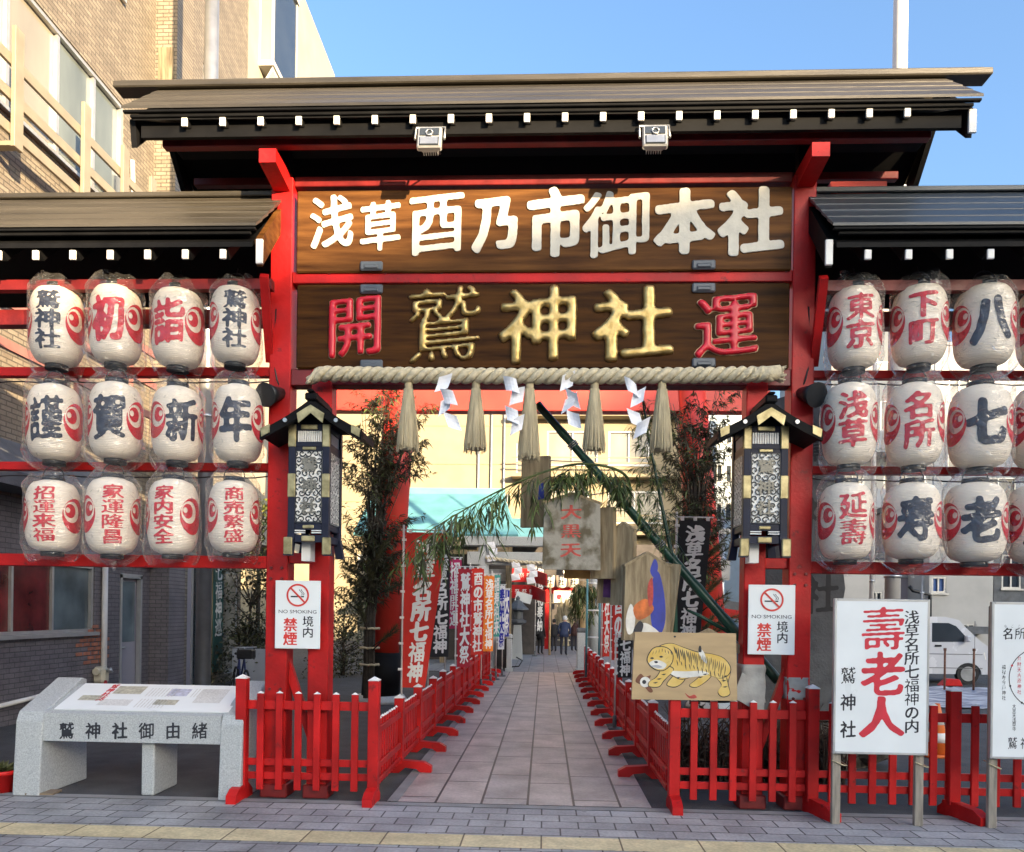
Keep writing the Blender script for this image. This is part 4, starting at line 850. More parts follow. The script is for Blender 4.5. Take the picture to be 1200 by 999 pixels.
b = MB(); sl_ = V((0, .49, .193)).normalized(); up = V((0, -.193, .49)).normalized(); o_ = V((xB+.06, ya+.095, .777)); W = xC-xB-.02; D_ = .52
b.prism([o_, o_+V((W, 0, 0)), o_+V((W, 0, 0))+sl_*D_, o_+sl_*D_], up*.012); f = sheet(o_+up*.0135, (1, 0, 0), sl_, up); rnd = random.Random(4)
for cx, cy, w_, h_, mi in ((.52, .39, .28, .16, 3), (.22, .22, .20, .10, 3), (.50, .14, .30, .12, 4), (1.02, .36, .20, .15, 5), (.98, .16, .22, .10, 3), (1.36, .30, .26, .28, 4)):
    b.face([f(cx-w_/2, cy-h_/2, 0), f(cx+w_/2, cy-h_/2, 0), f(cx+w_/2, cy+h_/2, 0), f(cx-w_/2, cy+h_/2, 0)], mi)
for k in range(26):
    x = .72+.032*(k % 9) if k < 18 else 1.16+.03*(k-18); y0 = .44 if k < 9 or k >= 18 else .22; b.face([f(x, y0-.17, 0), f(x+.012, y0-.17, 0), f(x+.012, y0, 0), f(x, y0, 0)], 4)
for i in range(4): put(b, '鷲神社誌'[i], f, .33, .46-.085*i, .075, .085, 2, N=28, bold=.05, rough=0)
b.build('printed_panel', [m_signw, m_ink, m_redink, M('printed_photo', (.42, .41, .33), .35, .3, 30), M('printed_text', (.62, .62, .60), .35, .15, 60), M('printed_photo_blue', (.45, .47, .58), .35, .3, 30)], t, fix=False)
# ------------------------------------------------------------------ brick building along the left
WX = -7.7
yw = lambda px: -WX*F/(638-px)                      # where a picture column meets the facade
bl = thing('brick_building', (WX-2, 14, 0), 'beige brick building with a dark brick ground floor, balcony rails and tall windows', 'building')
def window(parent, axis, pos, a0, a1, z0, z1, mull, glass, depth=.10, sill=True, fr=.05, out=1, frm=None):
    b = MB(); frm = frm or m_alu
    def bx(p, q, u, v_, d0, d1, bb=b):
        d0, d1 = sorted((pos+out*d0, pos+out*d1)); bb.b2((d0, p, u), (d1, q, v_)) if axis == 'x' else bb.b2((p, d0, u), (q, d1, v_))
    bx(a0, a1, z0, z0+fr, -depth, -.02); bx(a0, a1, z1-fr, z1, -depth, -.02)
    bx(a0, a0+fr, z0+fr, z1-fr, -depth, -.02); bx(a1-fr, a1, z0+fr, z1-fr, -depth, -.02)
    for m_ in mull: bx(a0+(a1-a0)*m_-fr*.45, a0+(a1-a0)*m_+fr*.45, z0+fr, z1-fr, -depth, -.035)
    w_ = b.build('window', frm, parent)
    e = [0]+list(mull)+[1]; gs = glass if isinstance(glass, (list, tuple)) else [glass]*(len(e)-1)
    for (p, q), g in zip(zip(e, e[1:]), gs):
        c = MB(); bx(a0+(a1-a0)*p+fr*.5, a0+(a1-a0)*q-fr*.5, z0+fr*.6, z1-fr*.6, -depth+.01, -depth+.022, c); c.build('pane', g, w_)
    if sill: c = MB(); bx(a0-.06, a1+.06, z0-.06, z0-.002, -depth, .07, c); c.build('sill', frm, w_)
    return w_
# openings: (y0, y1, z0, z1)
hU = [(8.2, 13.55, 8.75, 10.75), (13.9, 14.25, 7.6, 9.2)]
hL = [(8.6, yw(97), 1.30, 2.42), (yw(128.5), yw(155), .02, 2.32)]
b = MB(); b.wall('x', WX, -.25, 5, 14.6, 3.3, 22, [*hU, (9, 13.4, 12.6, 14.7)]); b.build('upper_wall', m_tile, bl)
b = MB(); b.wall('x', WX+.015, -.25, 5, 15.2, 0, 3.3, hL); b.build('ground_floor_wall', m_dtile, bl)
window(bl, 'x', WX, 8.2, 13.55, 8.75, 10.75, (.22, .45, .66, .84), [m_curtain, m_curtain, m_curtain, m_blindg, m_blindg], .12, True, .07)
window(bl, 'x', WX, 13.9, 14.25, 7.6, 9.2, (), m_curtain, .1, False, .05)
window(bl, 'x', WX, 9, 13.4, 12.6, 14.7, (.33, .66), m_curtain, .12, True, .07)
window(bl, 'x', WX+.015, 8.6, yw(97), 1.30, 2.42, (.53, .75), [m_redcur, m_redcur, m_frost], .10, True, .05)
b = MB(); dy0, dy1 = yw(128.5), yw(155); b.b2((WX-.12, dy0, .02), (WX-.06, dy1, 2.32)); d_ = b.build('door', m_door, bl)
b = MB(); b.b2((WX-.055, dy0+.12, 1.08), (WX-.05, dy1-.12, 2.2)); b.build('pane', m_frost, d_)
b = MB(); b.tube([(WX-.03, dy0+.12, .98), (WX-.03, dy0+.28, .98)], .018, 8); b.tube([(WX-.06, dy0+.12, .98), (WX-.03, dy0+.12, .98)], .014, 8); b.build('handle', m_steel, d_)
b = MB()
for y in (dy0, dy1-.06): b.b2((WX-.05, y, .02), (WX+.03, y+.06, 2.32))
b.b2((WX-.05, dy0, 2.26), (WX+.03, dy1, 2.34)); b.build('door_frame', m_alu, d_)
# slanting brown canopy rails under the first floor, a dark awning band
b = MB(); b.prism([(WX, 5, 3.35), (WX, 5, 4.1), (WX+.55, 5, 3.55), (WX+.55, 5, 3.35)], (0, 8.2, 0)); b.build('canopy', m_granited, bl)
b = MB()
for y in (9.2, 11.1, 12.6): b.bar((WX+.0, y, 5.2), (WX+.75, y, 5.2), .06, .06); b.bar((WX+.72, y, 4.7), (WX+.72, y, 6.3), .05, .05)
for z in (5.1, 5.65, 6.2): b.bar((WX+.72, 6, z), (WX+.72, 13.4, z), .05, .12)
b.build('lower_balcony_rail', M('brown_rail_paint', (.30, .12, .10), .5, .15, 4), bl)
b = MB(); yr0, yr1 = 6.5, 14.2
for z in (8.15, 8.62, 9.1): b.b2((WX+.30, yr0, z), (WX+.35, yr1, z+.15), 0, .005)
for px in (-40, 50, 101, 137): b.b2((WX+.36, yw(px)-.09, 7.98), (WX+.42, yw(px)+.09, 9.62), 0, .005); b.b2((WX, yw(px)-.07, 8.0), (WX+.36, yw(px)+.07, 8.06))
b.build('balcony_rail', M('beige_rail', (.24, .205, .15), .45, .1, 5), bl)
# projecting pilaster and the deeper second bay
P0, P1 = 14.62, 15.3
b = MB(); b.b2((WX-.25, P0, 3.3), (WX+.42, P1, 22)); b.b2((WX-.25, P0+.02, 0), (WX+.40, P1, 3.29), 1); b.build('pilaster', [m_tilef, MB_('dark_brick_front', (.185, .165, .172), (.150, .134, .144), (.08, .074, .08), .225, .075, 'XZ', .008, .5, .5, .5, grime=.25)], bl)
b = MB(); b.b2((WX+.06, P0-.02, 10.9), (WX+.36, P0-.004, 12.6)); b.build('vent_shutter', M('weathered_shutter', (.20, .16, .10), .6, .5, 4, stretch=(6, 1, .6)), bl)
W2 = WX+.30
b = MB(); b.wall('x', W2, -.3, P1, 18.4, 3.2, 22, [(16.0, 16.6, 11.5, 13.3), (16.9, 17.3, 10.2, 11.7), (17.6, 17.9, 10.3, 12.0)]); b.wall('x', W2+.01, -.3, P1, 18.4, 0, 3.2, [(15.6, 16.6, .02, 2.9), (16.75, 17.25, .3, 2.9), (17.5, 18.25, .2, 2.6)]); b.build('rear_bay_wall', m_tile, bl)
window(bl, 'x', W2, 16.0, 16.6, 11.5, 13.3, (), m_curtain, .1, True, .05); window(bl, 'x', W2, 16.9, 17.3, 10.2, 11.7, (), m_glass, .1, True, .05); window(bl, 'x', W2, 17.6, 17.9, 10.3, 12.0, (), m_glass, .1, True, .05)
window(bl, 'x', W2, 15.6, 16.6, .02, 2.9, (.35,), [m_door, m_glass], .08, False, .06); window(bl, 'x', W2, 17.5, 18.25, .2, 2.6, (), m_curtain, .05, False, .07)
b = MB(); b.b2((W2+.01, 16.75, .3), (W2+.07, 17.25, 2.9)); f = sheet((W2+.072, 17.0, 0), (0, 1, 0), (0, 0, 1), (1, 0, 0))
column(b, '七福神巡', f, 0, 2.75, .36, .42, 1, N=36, bold=.04); b.b2((W2+.005, 16.70, .25), (W2+.05, 16.745, 2.95), 2); b.b2((W2+.005, 17.255, .25), (W2+.05, 17.30, 2.95), 2)
b.build('poster_panel', [M('dark_teal_panel', (.02, .09, .085), .4, .3, 3), m_white, m_oldwood], bl)
for z in (9.35, 8.75):
    pass
y_ = yw(205)
b = MB(); b.box((W2+.20, 16.05, 8.95), (.30, .75, .55), None, 0, .02); b.box((W2+.36, 16.05, 8.95), (.02, .62, .45)); b.b2((W2, 15.75, 8.62), (W2+.34, 15.8, 8.67)); b.b2((W2, 16.3, 8.62), (W2+.34, 16.35, 8.67))
b.build('air_conditioner', m_ceram, bl)
b = MB(); b.box((W2+.18, 17.1, 8.7), (.26, .5, .5), None, 0, .02); b.b2((W2, 16.9, 8.42), (W2+.3, 16.94, 8.46)); b.build('air_conditioner', m_ceram, bl)
b = MB(); b.tube([(WX+.05, 13.75, 9.9), (WX+.06, 13.8, 9.0), (WX+.05, 13.95, 8.5), (WX+.05, 14.1, 7.6)], .04, 8); b.build('hose_pipe', m_pole, bl)
b = MB(); x = WX+.07; b.tube([(x, yw(106), 0), (x, yw(106), 2.56)], .05, 10); b.tube([(x, yw(106), 2.60), (x+.02, 13.6, 2.60), (x+.05, yw(186), 2.52)], .045, 10); b.tube([(x, yw(106), 2.53), (x, yw(106), 2.65)], .06, 10); b.tube([(x, yw(106)+.03, .0), (x, yw(106)+.03, .35)], .065, 10); b.build('drain_pipe', m_pole, bl)
b = MB(); b.b2((WX+.03, 13.05, .25), (WX+.3, 13.06, .27)); b.tube([(WX+.06, 9.6, .26), (WX+.06, 12.4, .42), (WX+.06, 12.5, .3)], .035, 8); b.build('floor_pipe', m_pole, bl)
# warm patch of reflected sunlight painted onto the dark bricks
b = MB(); rnd = random.Random(5)
for k in range(70):
    r, a = rnd.random()**.6, rnd.random()*6.28; yy, z = 12.75+.42*r*cos(a), 1.02+.34*r*sin(a)
    zq = round(z/.075)*.075; yq = (round(yy/.225)+(.5 if round(zq/.075) % 2 else 0))*.225
    b.face([(WX+.0185+.0002*k, yq+u*rnd.uniform(.08, .10), zq+.0375+v_*.028) for u, v_ in ((-1, -1), (1, -1), (1, 1), (-1, 1))])
b.build('painted_sun_patch', M('sun_patch_brick', (.36, .14, .085), .8, .3, 9), bl)
# pale block at the far end with a bay window
W3 = WX+.28
b = MB(); b.wall('x', W3, -.3, 18.42, 26, 3.4, 20.0, [(19.3, 20.8, 15.5, 18.6), (23.9, 24.7, 13.6, 14.4)]); b.prism([(W3, 18.42, 3.4), (W3, 18.42, 22.5), (W3, 26, 20.0), (W3, 26, 3.4)], (-6, 0, 0)) if False else None
b.b2((W3-6, 18.44, 3.4), (W3-.3, 25.98, 20.0)); b.build('pale_wing', M('ivory_render', (.36, .32, .25), .8, .08, 1.5), bl)
b = MB(); b.prism([(W3, 19.1, 14.7), (W3, 21.0, 14.7), (W3+.36, 20.95, 15.35), (W3+.36, 19.15, 15.35)], (0, 0, .1)); b.b2((W3, 19.12, 15.46), (W3+.40, 20.98, 15.6)); b.b2((W3, 19.12, 18.4), (W3+.42, 20.98, 18.55))
for y_ in (19.14, 20.9): b.b2((W3+.32, y_, 15.6), (W3+.38, y_+.06, 18.4))
b.b2((W3, 19.14, 15.6), (W3+.05, 19.2, 18.4)); bay = b.build('bay_window', m_creamw, bl)
b = MB(); b.b2((W3+.335, 19.2, 15.6), (W3+.36, 20.9, 18.4)); b.build('pane', m_glass, bay)
b = MB(); b.b2((W3+.05, 19.15, 15.6), (W3+.32, 19.18, 18.4)); b.build('pane', m_curtain, bay)
b = MB(); b.b2((WX-8, 5, 0), (WX-.26, 18.4, 21.9)); b.build('building_core', m_creamw, bl)
# ------------------------------------------------------------------ poles
def pole(px0, px1, Y, py1, r, label, m, top):
    p = P(px0, py1, Y); t = thing('steel_pole', (p.x, Y, 0), label, 'pole'); b = MB(); b.tube([(p.x, Y, 0), (p.x, Y, top*.55), (p.x, Y, top)], [r, r*.96, r*.85], 20); b.build('shaft', m, t)
    b = MB(); b.tube([(p.x, Y, 0), (p.x, Y, .03)], r*1.9, 20); b.tube([(p.x, Y, .03), (p.x, Y, .25)], [r*1.35, r*1.05], 20); b.build('base', m, t)
    b = MB()
    for z in (2.4, 4.9): b = MB(); b.tube([(p.x, Y, z), (p.x, Y, z+.05)], r*1.12, 20); b.build('band', m_steel, t)
    return t
pole(238, 0, 12.6, 760, .125, 'grey steel lamp pole in front of the brick building', m_steel, 14.5)
tp = pole(1046, 0, 13.2, 690, .125, 'tall pale steel pole rising above the roof beyond the white notice board', m_pole, 16)
pole(1082, 0, 22, 600, .05, 'thin grey pole behind the van', m_steel, 8.5); pole(1008+17, 0, 15, 450, .045, 'thin pale pole between the lanterns of the two first columns', m_pole, 9)
# ------------------------------------------------------------------ red torii behind the gate
TY = 14.4
t = thing('red_gateway', (.1, TY, 0), 'bright vermilion torii arch with slightly leaning round columns behind the gate', 'torii')
for (pb, pt_) in ((446, 470), (836, 808)):
    b0 = P(pb, 800, TY); t0 = P(pt_, 450, TY); b = MB(); zb = .95
    d = (t0-b0); top = t0+d*.28
    k = (zb-b0.z)/d.z; b.tube([b0+d*k, top], [.31, .285], 26); b.build('column', m_verm, t)
    b = MB(); b.tube([V((b0.x, TY, .12)), b0+d*k], [.36, .345], 26); b.build('column_sleeve', m_black, t)
    b = MB(); b.lathe([(.5, 0), (.5, .06), (.44, .14), (.2, .14)], (b0.x, TY, 0), 24); b.build('column_base', m_granite, t)
zt, zb = zz(450, TY), zz(484, TY); xl, xr_ = P(388, 466, TY).x, P(900, 466, TY).x
b = MB(); b.b2((xl, TY-.15, zb), (xr_, TY+.15, zt), 0, .01); b.build('tie_beam', m_verm, t)
b = MB(); b.prism([(xl-.5, TY-.22, zt+1.4), (0, TY-.22, zt+1.3), (xr_+.5, TY-.22, zt+1.4), (xr_+.55, TY-.22, zt+1.75), (0, TY-.22, zt+1.62), (xl-.55, TY-.22, zt+1.75)], (0, .44, 0)); b.build('top_beam', m_verm, t)
# ------------------------------------------------------------------ far court: buildings
cb = thing('cream_building', (-2, 46, 0), 'big sunlit cream building filling the view behind the torii', 'building')
YB = 42
X = lambda px, Y=YB: P(px, 600, Y).x
zz2 = lambda py: zz(py, YB)
wins = [(X(604), X(628), zz2(560), zz2(520)), (X(640), X(690), zz2(612), zz2(575)), (X(640), X(700), zz2(545), zz2(505)), (X(712), X(760), zz2(545), zz2(505)), (X(712), X(775), zz2(612), zz2(575)), (X(712), X(770), zz2(680), zz2(645)), (X(450), X(470), zz2(512), zz2(480)), (X(578), X(596), zz2(612), zz2(580)), (X(420), X(436), zz2(668), zz2(652))]
b = MB(); b.wall('y', YB, .4, X(120), X(826), 0, 15.5, wins); b.build('front_wall', m_cream, cb)
b = MB(); b.b2((X(120), YB+.42, 0), (X(826), YB+9, 15.4)); b.build('building_core', m_cream, cb)
for w_ in wins: window(cb, 'y', YB, *w_, (.5,), m_curtain, -.15, True, .08, out=-1) if False else window(cb, 'y', YB, *w_, (.5,), m_glass if w_[0] < X(600) else m_curtain, .15, True, .09, out=-1)
b = MB()
for py in (492, 562, 628, 700): b.b2((X(600), YB-.9, zz2(py)), (X(824), YB-.02, zz2(py)+.18)); b.b2((X(600), YB-.92, zz2(py)+.7), (X(824), YB-.86, zz2(py)+.78)); b.b2((X(600), YB-.92, zz2(py)+1.0), (X(824), YB-.86, zz2(py)+1.06))
b.build('balcony', m_cream, cb)
b = MB()
for px in (560, 575, 590): b.tube([(X(px), YB-.08, 0), (X(px), YB-.08, 15)], .06, 8)
b.build('drain_pipe', m_alu, cb)
b = MB()
for py in (500, 545, 590, 640, 690): b.b2((X(130), YB-.03, zz2(py)), (X(598), YB-.002, zz2(py)+.05))
b.build('joint_band', M('cream_joint', (.30, .24, .15), .8, .1, 3), cb)
# teal roofed hall
YH = 27
hx0, hx1 = P(470, 600, YH).x, P(600, 600, YH).x
t = thing('shrine_hall', ((hx0+hx1)/2, YH, 0), 'low shrine hall under a broad pale teal roof behind the banners', 'shrine hall')
za, zc = zz(627, YH-2), zz(580, YH+.8)
b = MB(); b.prism([(hx0-1.2, YH-2, za), (hx1+.3, YH-2, za), (hx1-.35, YH+.8, zc), (hx0-1.2, YH+.8, zc)], (0, .06, -.12)); b.b2((hx0-1.2, YH+.8, zc-.05), (hx1-.3, YH+1.0, zc+.22)); b.build('roof', m_teal, t)
b = MB(); b.b2((hx0-1.2, YH-1.95, za-.26), (hx1+.25, YH-1.8, za-.10)); b.b2((hx0-1, YH-1.6, za-.62), (hx1+.0, YH-1.5, za-.48)); b.build('eave_beam', m_oldwood, t)
for px in (478, 520, 562, 596):
    x = P(px, 700, YH-1.5).x; b = MB(); b.b2((x-.10, YH-1.6, 0), (x+.10, YH-1.4, za-.1)); b.build('post', m_oldwood, t)
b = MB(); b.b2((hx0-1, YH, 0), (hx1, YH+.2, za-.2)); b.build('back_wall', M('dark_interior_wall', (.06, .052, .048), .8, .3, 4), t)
b = MB(); b.b2((hx0-.9, YH-1.4, za-1.5), (hx1, YH-1.36, za-1.1)); b.build('hanging_curtain', M('pale_grey_cloth', (.40, .40, .38), .8, .2, 6), t)
t = thing('shrine_hall', (.2, 33, 0), 'smaller hall with a pale blue roof end, seen under the upright plank', 'shrine hall')
b = MB(); a_ = P(575, 632, 31); c_ = P(650, 632, 31); b.prism([(a_.x, 30, zz(636, 30)), (c_.x+.7, 30, zz(634, 30)), (c_.x-.1, 33, zz(608, 33)), (a_.x, 33, zz(608, 33))], (0, .05, -.12)); b.build('roof', m_teal, t)
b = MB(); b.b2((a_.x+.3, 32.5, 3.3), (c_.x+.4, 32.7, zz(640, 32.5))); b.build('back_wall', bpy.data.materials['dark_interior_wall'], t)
for x in (a_.x-.6, c_.x+1.9):
    b = MB(); b.b2((x-.1, 30.3, 0), (x+.1, 30.5, zz(638, 30.4))); b.build('post', m_redold_shade, t)
# red two-tier lantern stall and red gateway with a white banner
t = thing('festival_stall', (-1.2, 31, 0), 'red and black tiered stall edged with small red lantern panels', 'stall'); Ys = 30
for i, (pa, pb, pt_, pbm) in enumerate(((590, 623, 667, 682), (593, 622, 686, 701))):
    a_, c_ = P(pa, pbm, Ys), P(pb, pbm, Ys); zt_ = zz(pt_, Ys); b = MB(); b.b2((a_.x, Ys, a_.z), (c_.x, Ys+.06, zt_)); b.prism([(c_.x+.002, Ys, a_.z), (c_.x+.55, Ys-1.2, a_.z-.18), (c_.x+.55, Ys-1.2, zt_-.26), (c_.x+.002, Ys, zt_)], (.05, .0, 0)); f = FRONT((0, Ys-.002, 0))
    for q in range(4): put(b, '祭', f, a_.x+.15+q*.28, (a_.z+zt_)/2, .2, .2, 1, N=20, bold=.03)
    b.build('lantern_panel', [m_red, m_white], t)
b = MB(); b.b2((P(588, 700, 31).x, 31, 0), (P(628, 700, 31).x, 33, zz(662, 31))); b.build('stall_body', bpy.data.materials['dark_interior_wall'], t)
a_ = P(606, 700, 29.5); b = MB(); b.box((a_.x+.25, 29.5, zz(701, 29.5)), (.62, .05, .36), Matrix.Rotation(R(14), 3, 'Y')); b.build('white_panel', m_signw, t)
Yg = 36
t = thing('red_gateway', (.6, Yg, 0), 'small far red gate frame carrying a white banner and a row of white lanterns', 'gate frame')
for px in (642, 700):
    x = P(px, 700, Yg).x; b = MB(); b.b2((x-.13, Yg-.13, 0), (x+.13, Yg+.13, zz(668, Yg))); b.build('post', m_red, t)
b = MB(); b.b2((P(636, 700, Yg).x, Yg-.15, zz(696, Yg)), (P(706, 700, Yg).x, Yg+.15, zz(688, Yg))); b.b2((P(632, 700, Yg).x, Yg-.2, zz(668, Yg)), (P(710, 700, Yg).x, Yg+.2, zz(660, Yg))); b.build('beam', m_red, t)
a_, c_ = P(649, 707, Yg-.3), P(690, 693, Yg-.3); b = MB(); b.b2((a_.x, Yg-.3, a_.z), (c_.x, Yg-.27, c_.z)); f = FRONT((0, Yg-.304, 0))
for i, ch in enumerate('祈願受付'): put(b, ch, f, a_.x+.55+i*.28, (a_.z+c_.z)/2, .26, .30, 1, N=24, bold=.03)
b.face([f(a_.x+.24+.13*cos(k*.6283), (a_.z+c_.z)/2+.13*sin(k*.6283), 0) for k in range(10)], 2); b.build('white_banner', [m_signw, m_teal, m_redink], t, fix=False)
for i, px in enumerate((644, 658, 672)):
    c = P(px, 679, Yg-.6); q = MB(); q.lathe([(.12, -.40), (.21, -.34), (.23, 0), (.21, .34), (.12, .40)], c, 16); f = FRONT((0, c.y-.236, 0)); column(q, '神社', f, c.x, c.z+.3, .28, .30, 1, N=24, bold=.04); o = q.build('paper_lantern', [m_lpaper, m_ink], loc=c)
    tag(o, ('small far white lantern hung nearest the black and white vertical banner', 'small far white lantern, middle of the three over the white banner', 'small far white lantern hung closest to the drooping green branch')[i], 'paper lantern', 'far white lanterns over the small red gate')
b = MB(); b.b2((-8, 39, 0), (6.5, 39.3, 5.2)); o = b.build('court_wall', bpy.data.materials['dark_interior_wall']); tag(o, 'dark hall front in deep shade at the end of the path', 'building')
# stone torii with its own rope
Yt = 24; t = thing('stone_torii', (.2, Yt, 0), 'grey stone torii with a thin straw rope halfway down the path', 'torii')
zt_ = zz(640, Yt); 
b = MB(); b.prism([(P(535, 650, Yt).x, Yt-.2, zt_+.35), (.2, Yt-.2, zt_+.25), (P(735, 650, Yt).x, Yt-.2, zt_+.35), (P(738, 650, Yt).x, Yt-.2, zt_+.75), (.2, Yt-.2, zt_+.6), (P(532, 650, Yt).x, Yt-.2, zt_+.75)], (0, .4, 0)) if False else None
b.b2((P(548, 650, Yt).x, Yt-.16, zz(663, Yt)), (P(715, 650, Yt).x, Yt+.16, zz(648, Yt)), 0, .02); b.b2((P(540, 650, Yt).x, Yt-.2, zz(641, Yt)), (P(722, 650, Yt).x, Yt+.2, zz(630, Yt)), 0, .02); b.build('beam', m_granite, t)
for px in (566, 697):
    x = P(px, 700, Yt).x; b = MB(); b.tube([(x, Yt, .0), (x, Yt, zz(635, Yt))], [.2, .17], 18); b.build('column', m_granite, t)
b = MB(); xa_, xb_ = P(570, 655, Yt).x, P(694, 655, Yt).x
for s in range(2): b.tube([V((xa_+(xb_-xa_)*k/60, Yt-.25+.03*cos(k*1.3+pi*s), zz(655, Yt)+.03*sin(k*1.3+pi*s)-.15*sin(pi*k/60))) for k in range(61)], .04, 6)
b.build('rope', m_rope, t)
for i, (px, py, lab) in enumerate(((575, 646, 'bent white streamer under the stone torii, nearest the teal banner'), (604, 668, 'small white streamer under the stone torii'), (622, 672, 'wide white streamer under the stone torii beside the black and white banner'))):
    c = P(px, py, Yt-.3); b = MB()
    for k in range(3): b.prism([c+V((-.14+.1*(k % 2), 0, .26-.2*k)), c+V((.10+.1*(k % 2), .03, .30-.2*k)), c+V((.16+.05*(k % 2), 0, .10-.2*k)), c+V((-.1+.05*(k % 2), .03, .06-.2*k))], (0, .01, 0))
    tag(b.build('paper_streamer', m_paper, loc=c), lab, 'paper streamer', 'far paper streamers')
# ------------------------------------------------------------------ banners on poles
def nobori(pxa, pxb, pyt, pyb, Y, m, text, tcol, label, tilt=0, wid=None, bold=.05, seed=0, foot=0.0, skew=0.0, taper=0.0):
    """a tall cloth banner hanging from a crossbar; its edge slants a little where the wind pushes it"""
    a, c = P(pxa, pyt, Y), P(pxb, pyt, Y); zb = zz(pyb, Y, pxa); W = c.x-a.x; H = a.z-zb; rnd = random.Random(seed)
    t = thing('banner', (a.x, Y, 0), label, 'banner', 'banners beside the path'); ay = R(tilt); dirv = V((cos(ay), sin(ay), 0)); nr = V((sin(ay), -cos(ay), 0)); W = W/max(.15, cos(ay)); k1, k2 = rnd.uniform(0, 6), rnd.uniform(2, 4)
    def f(x, y, l):                              # x 0..W from the pole, y 0..-H downwards
        sway = .04*W*sin(k1+y*k2)*(x/W)+.03*W*sin(y*1.3+x*5/W+k1)*(-y/H)
        return a+V((0, 0, -.03))+dirv*(x*(1-.03*(y/H)**2)*(1+taper*y/H)+skew*W*(y/H))+Z*y+nr*(l+sway+.05*W*(-y/H)*sin(k1))
    b = MB(); nx, ny = 6, 22; vs = [f(W*i/nx, -H*j/ny, .0) for j in range(ny+1) for i in range(nx+1)]+[f(W*i/nx, -H*j/ny, -.006) for j in range(ny+1) for i in range(nx+1)]
    fs = []; o = (nx+1)*(ny+1)
    for j in range(ny):
        for i in range(nx):
            q = j*(nx+1)+i; fs += [(q, q+1, q+nx+2, q+nx+1), (o+q+nx+1, o+q+nx+2, o+q+1, o+q)]
    b.geo(vs, fs, 0, True); n = len(text); hh = H*.92/n; ww = min(W*.66, hh*1.05)
    if tcol is not None:
        for i, ch in enumerate(text): put(b, ch, lambda x, y, l: f(x, y, .006), W*.53, -H*.05-hh*(i+.5), ww*1.12, hh*1.02, 1, N=34, bold=bold, rough=.07)
    b.build('cloth', [m, tcol or m_white], t, fix=False)
    b = MB(); b.tube([(a.x-.03, Y, foot), (a.x-.03, Y, a.z+.06)], .013, 8); b.tube([a+V((-.06, 0, .0)), a+dirv*(W+.03)], .009, 6)
    b.build('banner_pole', m_pole, t)
    for j in range(6): b = MB(); b.box(f(-.02, -H*(j+.3)/6, 0), (.055, .02, .03)); b.build('tie_loop', m_white, t)
    for j in range(3): b = MB(); b.box(f(W*(.1+.4*j), .012, 0), (.04, .02, .05)); b.build('tie_loop', m_white, t)
    b = MB(); b.tube([(a.x-.03, Y, foot), (a.x-.03, Y, foot+.22)], .03, 8); b.tube([(a.x-.03, Y, foot), (a.x-.03, Y, foot+.04)], .10, 12); b.build('pole_base', m_granited, t)
c_ = {k: M('cloth_'+k, v, .75, .12, 3) for k, v in dict(red=(.56, .022, .012), black=(.012, .012, .014), magenta=(.45, .02, .11), crimson=(.40, .01, .025), orange=(.75, .20, .015), teal=(.06, .34, .28), blue=(.02, .025, .30), white=(.7, .7, .7), purple=(.04, .02, .16)).items()}
nobori(476, 524, 621, 803, 9.6, c_['red'], '浅草名所七福神', m_white, 'large red banner with white characters, nearest the pavement on the bench side', 8, seed=1, skew=.08, bold=.06, taper=.40)
nobori(506, 527, 640, 768, 12.0, c_['black'], '浅草名所七福神', m_white, 'black banner with white characters half hidden behind the large red one', 20, seed=2)
nobori(525, 540, 653, 735, 14.0, c_['magenta'], '招福開運', m_white, 'bright magenta banner with small white characters', 25, seed=3)
nobori(537, 552, 664, 780, 13.6, c_['crimson'], '鷲神社大祭', m_white, 'deep pink banner with white characters hanging lower than the magenta one', 25, seed=4)
nobori(548, 556, 690, 740, 17.0, c_['blue'], '奉納', m_white, 'narrow royal blue banner glimpsed between two red ones', 25, seed=5)
nobori(553, 567, 664, 766, 16.0, c_['red'], '酉の市鷲神社', m_white, 'red banner with white characters just before the orange one', 25, seed=6)
nobori(567, 579, 673, 762, 17.2, c_['orange'], '浅草名所七福神', m_white, 'orange banner with small white characters', 25, seed=7)
nobori(578, 586, 672, 745, 18.6, c_['teal'], '福寿招来', m_white, 'teal green banner with white characters behind the orange one', 30, seed=8)
nobori(584, 592, 685, 760, 19.4, c_['white'], '奉納大祭', c_['blue'], 'white banner with blue characters beside the teal one', 30, seed=9)
nobori(591, 597, 690, 745, 20.4, c_['blue'], '大祭', m_white, 'blue banner farthest along the bench side of the path', 30, seed=10)
nobori(796, 834, 606, 752, 9.3, c_['black'], '浅草名所七福神', m_white, 'large black banner with white characters behind the diagonal bamboo', 6, seed=11, skew=.16, bold=.06, taper=.12)
nobori(724, 741, 744, 792, 11.5, c_['black'], '七福神', m_white, 'short black banner with white characters beside the tiger plaque', 10, seed=12, foot=0)
nobori(708, 716, 650, 768, 18.0, c_['red'], '鷲神社大祭', m_white, 'first red banner on the tiger plaque side, tallest of the sunlit pair', 15, seed=13)
nobori(718, 732, 690, 772, 16.5, c_['red'], '酉の市', m_white, 'second red banner on the tiger plaque side, wider and lower of the pair', 10, seed=14)
t_ = P(634, 661, 30); nobori(629, 638, 661, 742, 30, c_['black'], '御祭礼奉納', m_white, 'far black vertical banner with white characters at the end of the path', 0, seed=15)
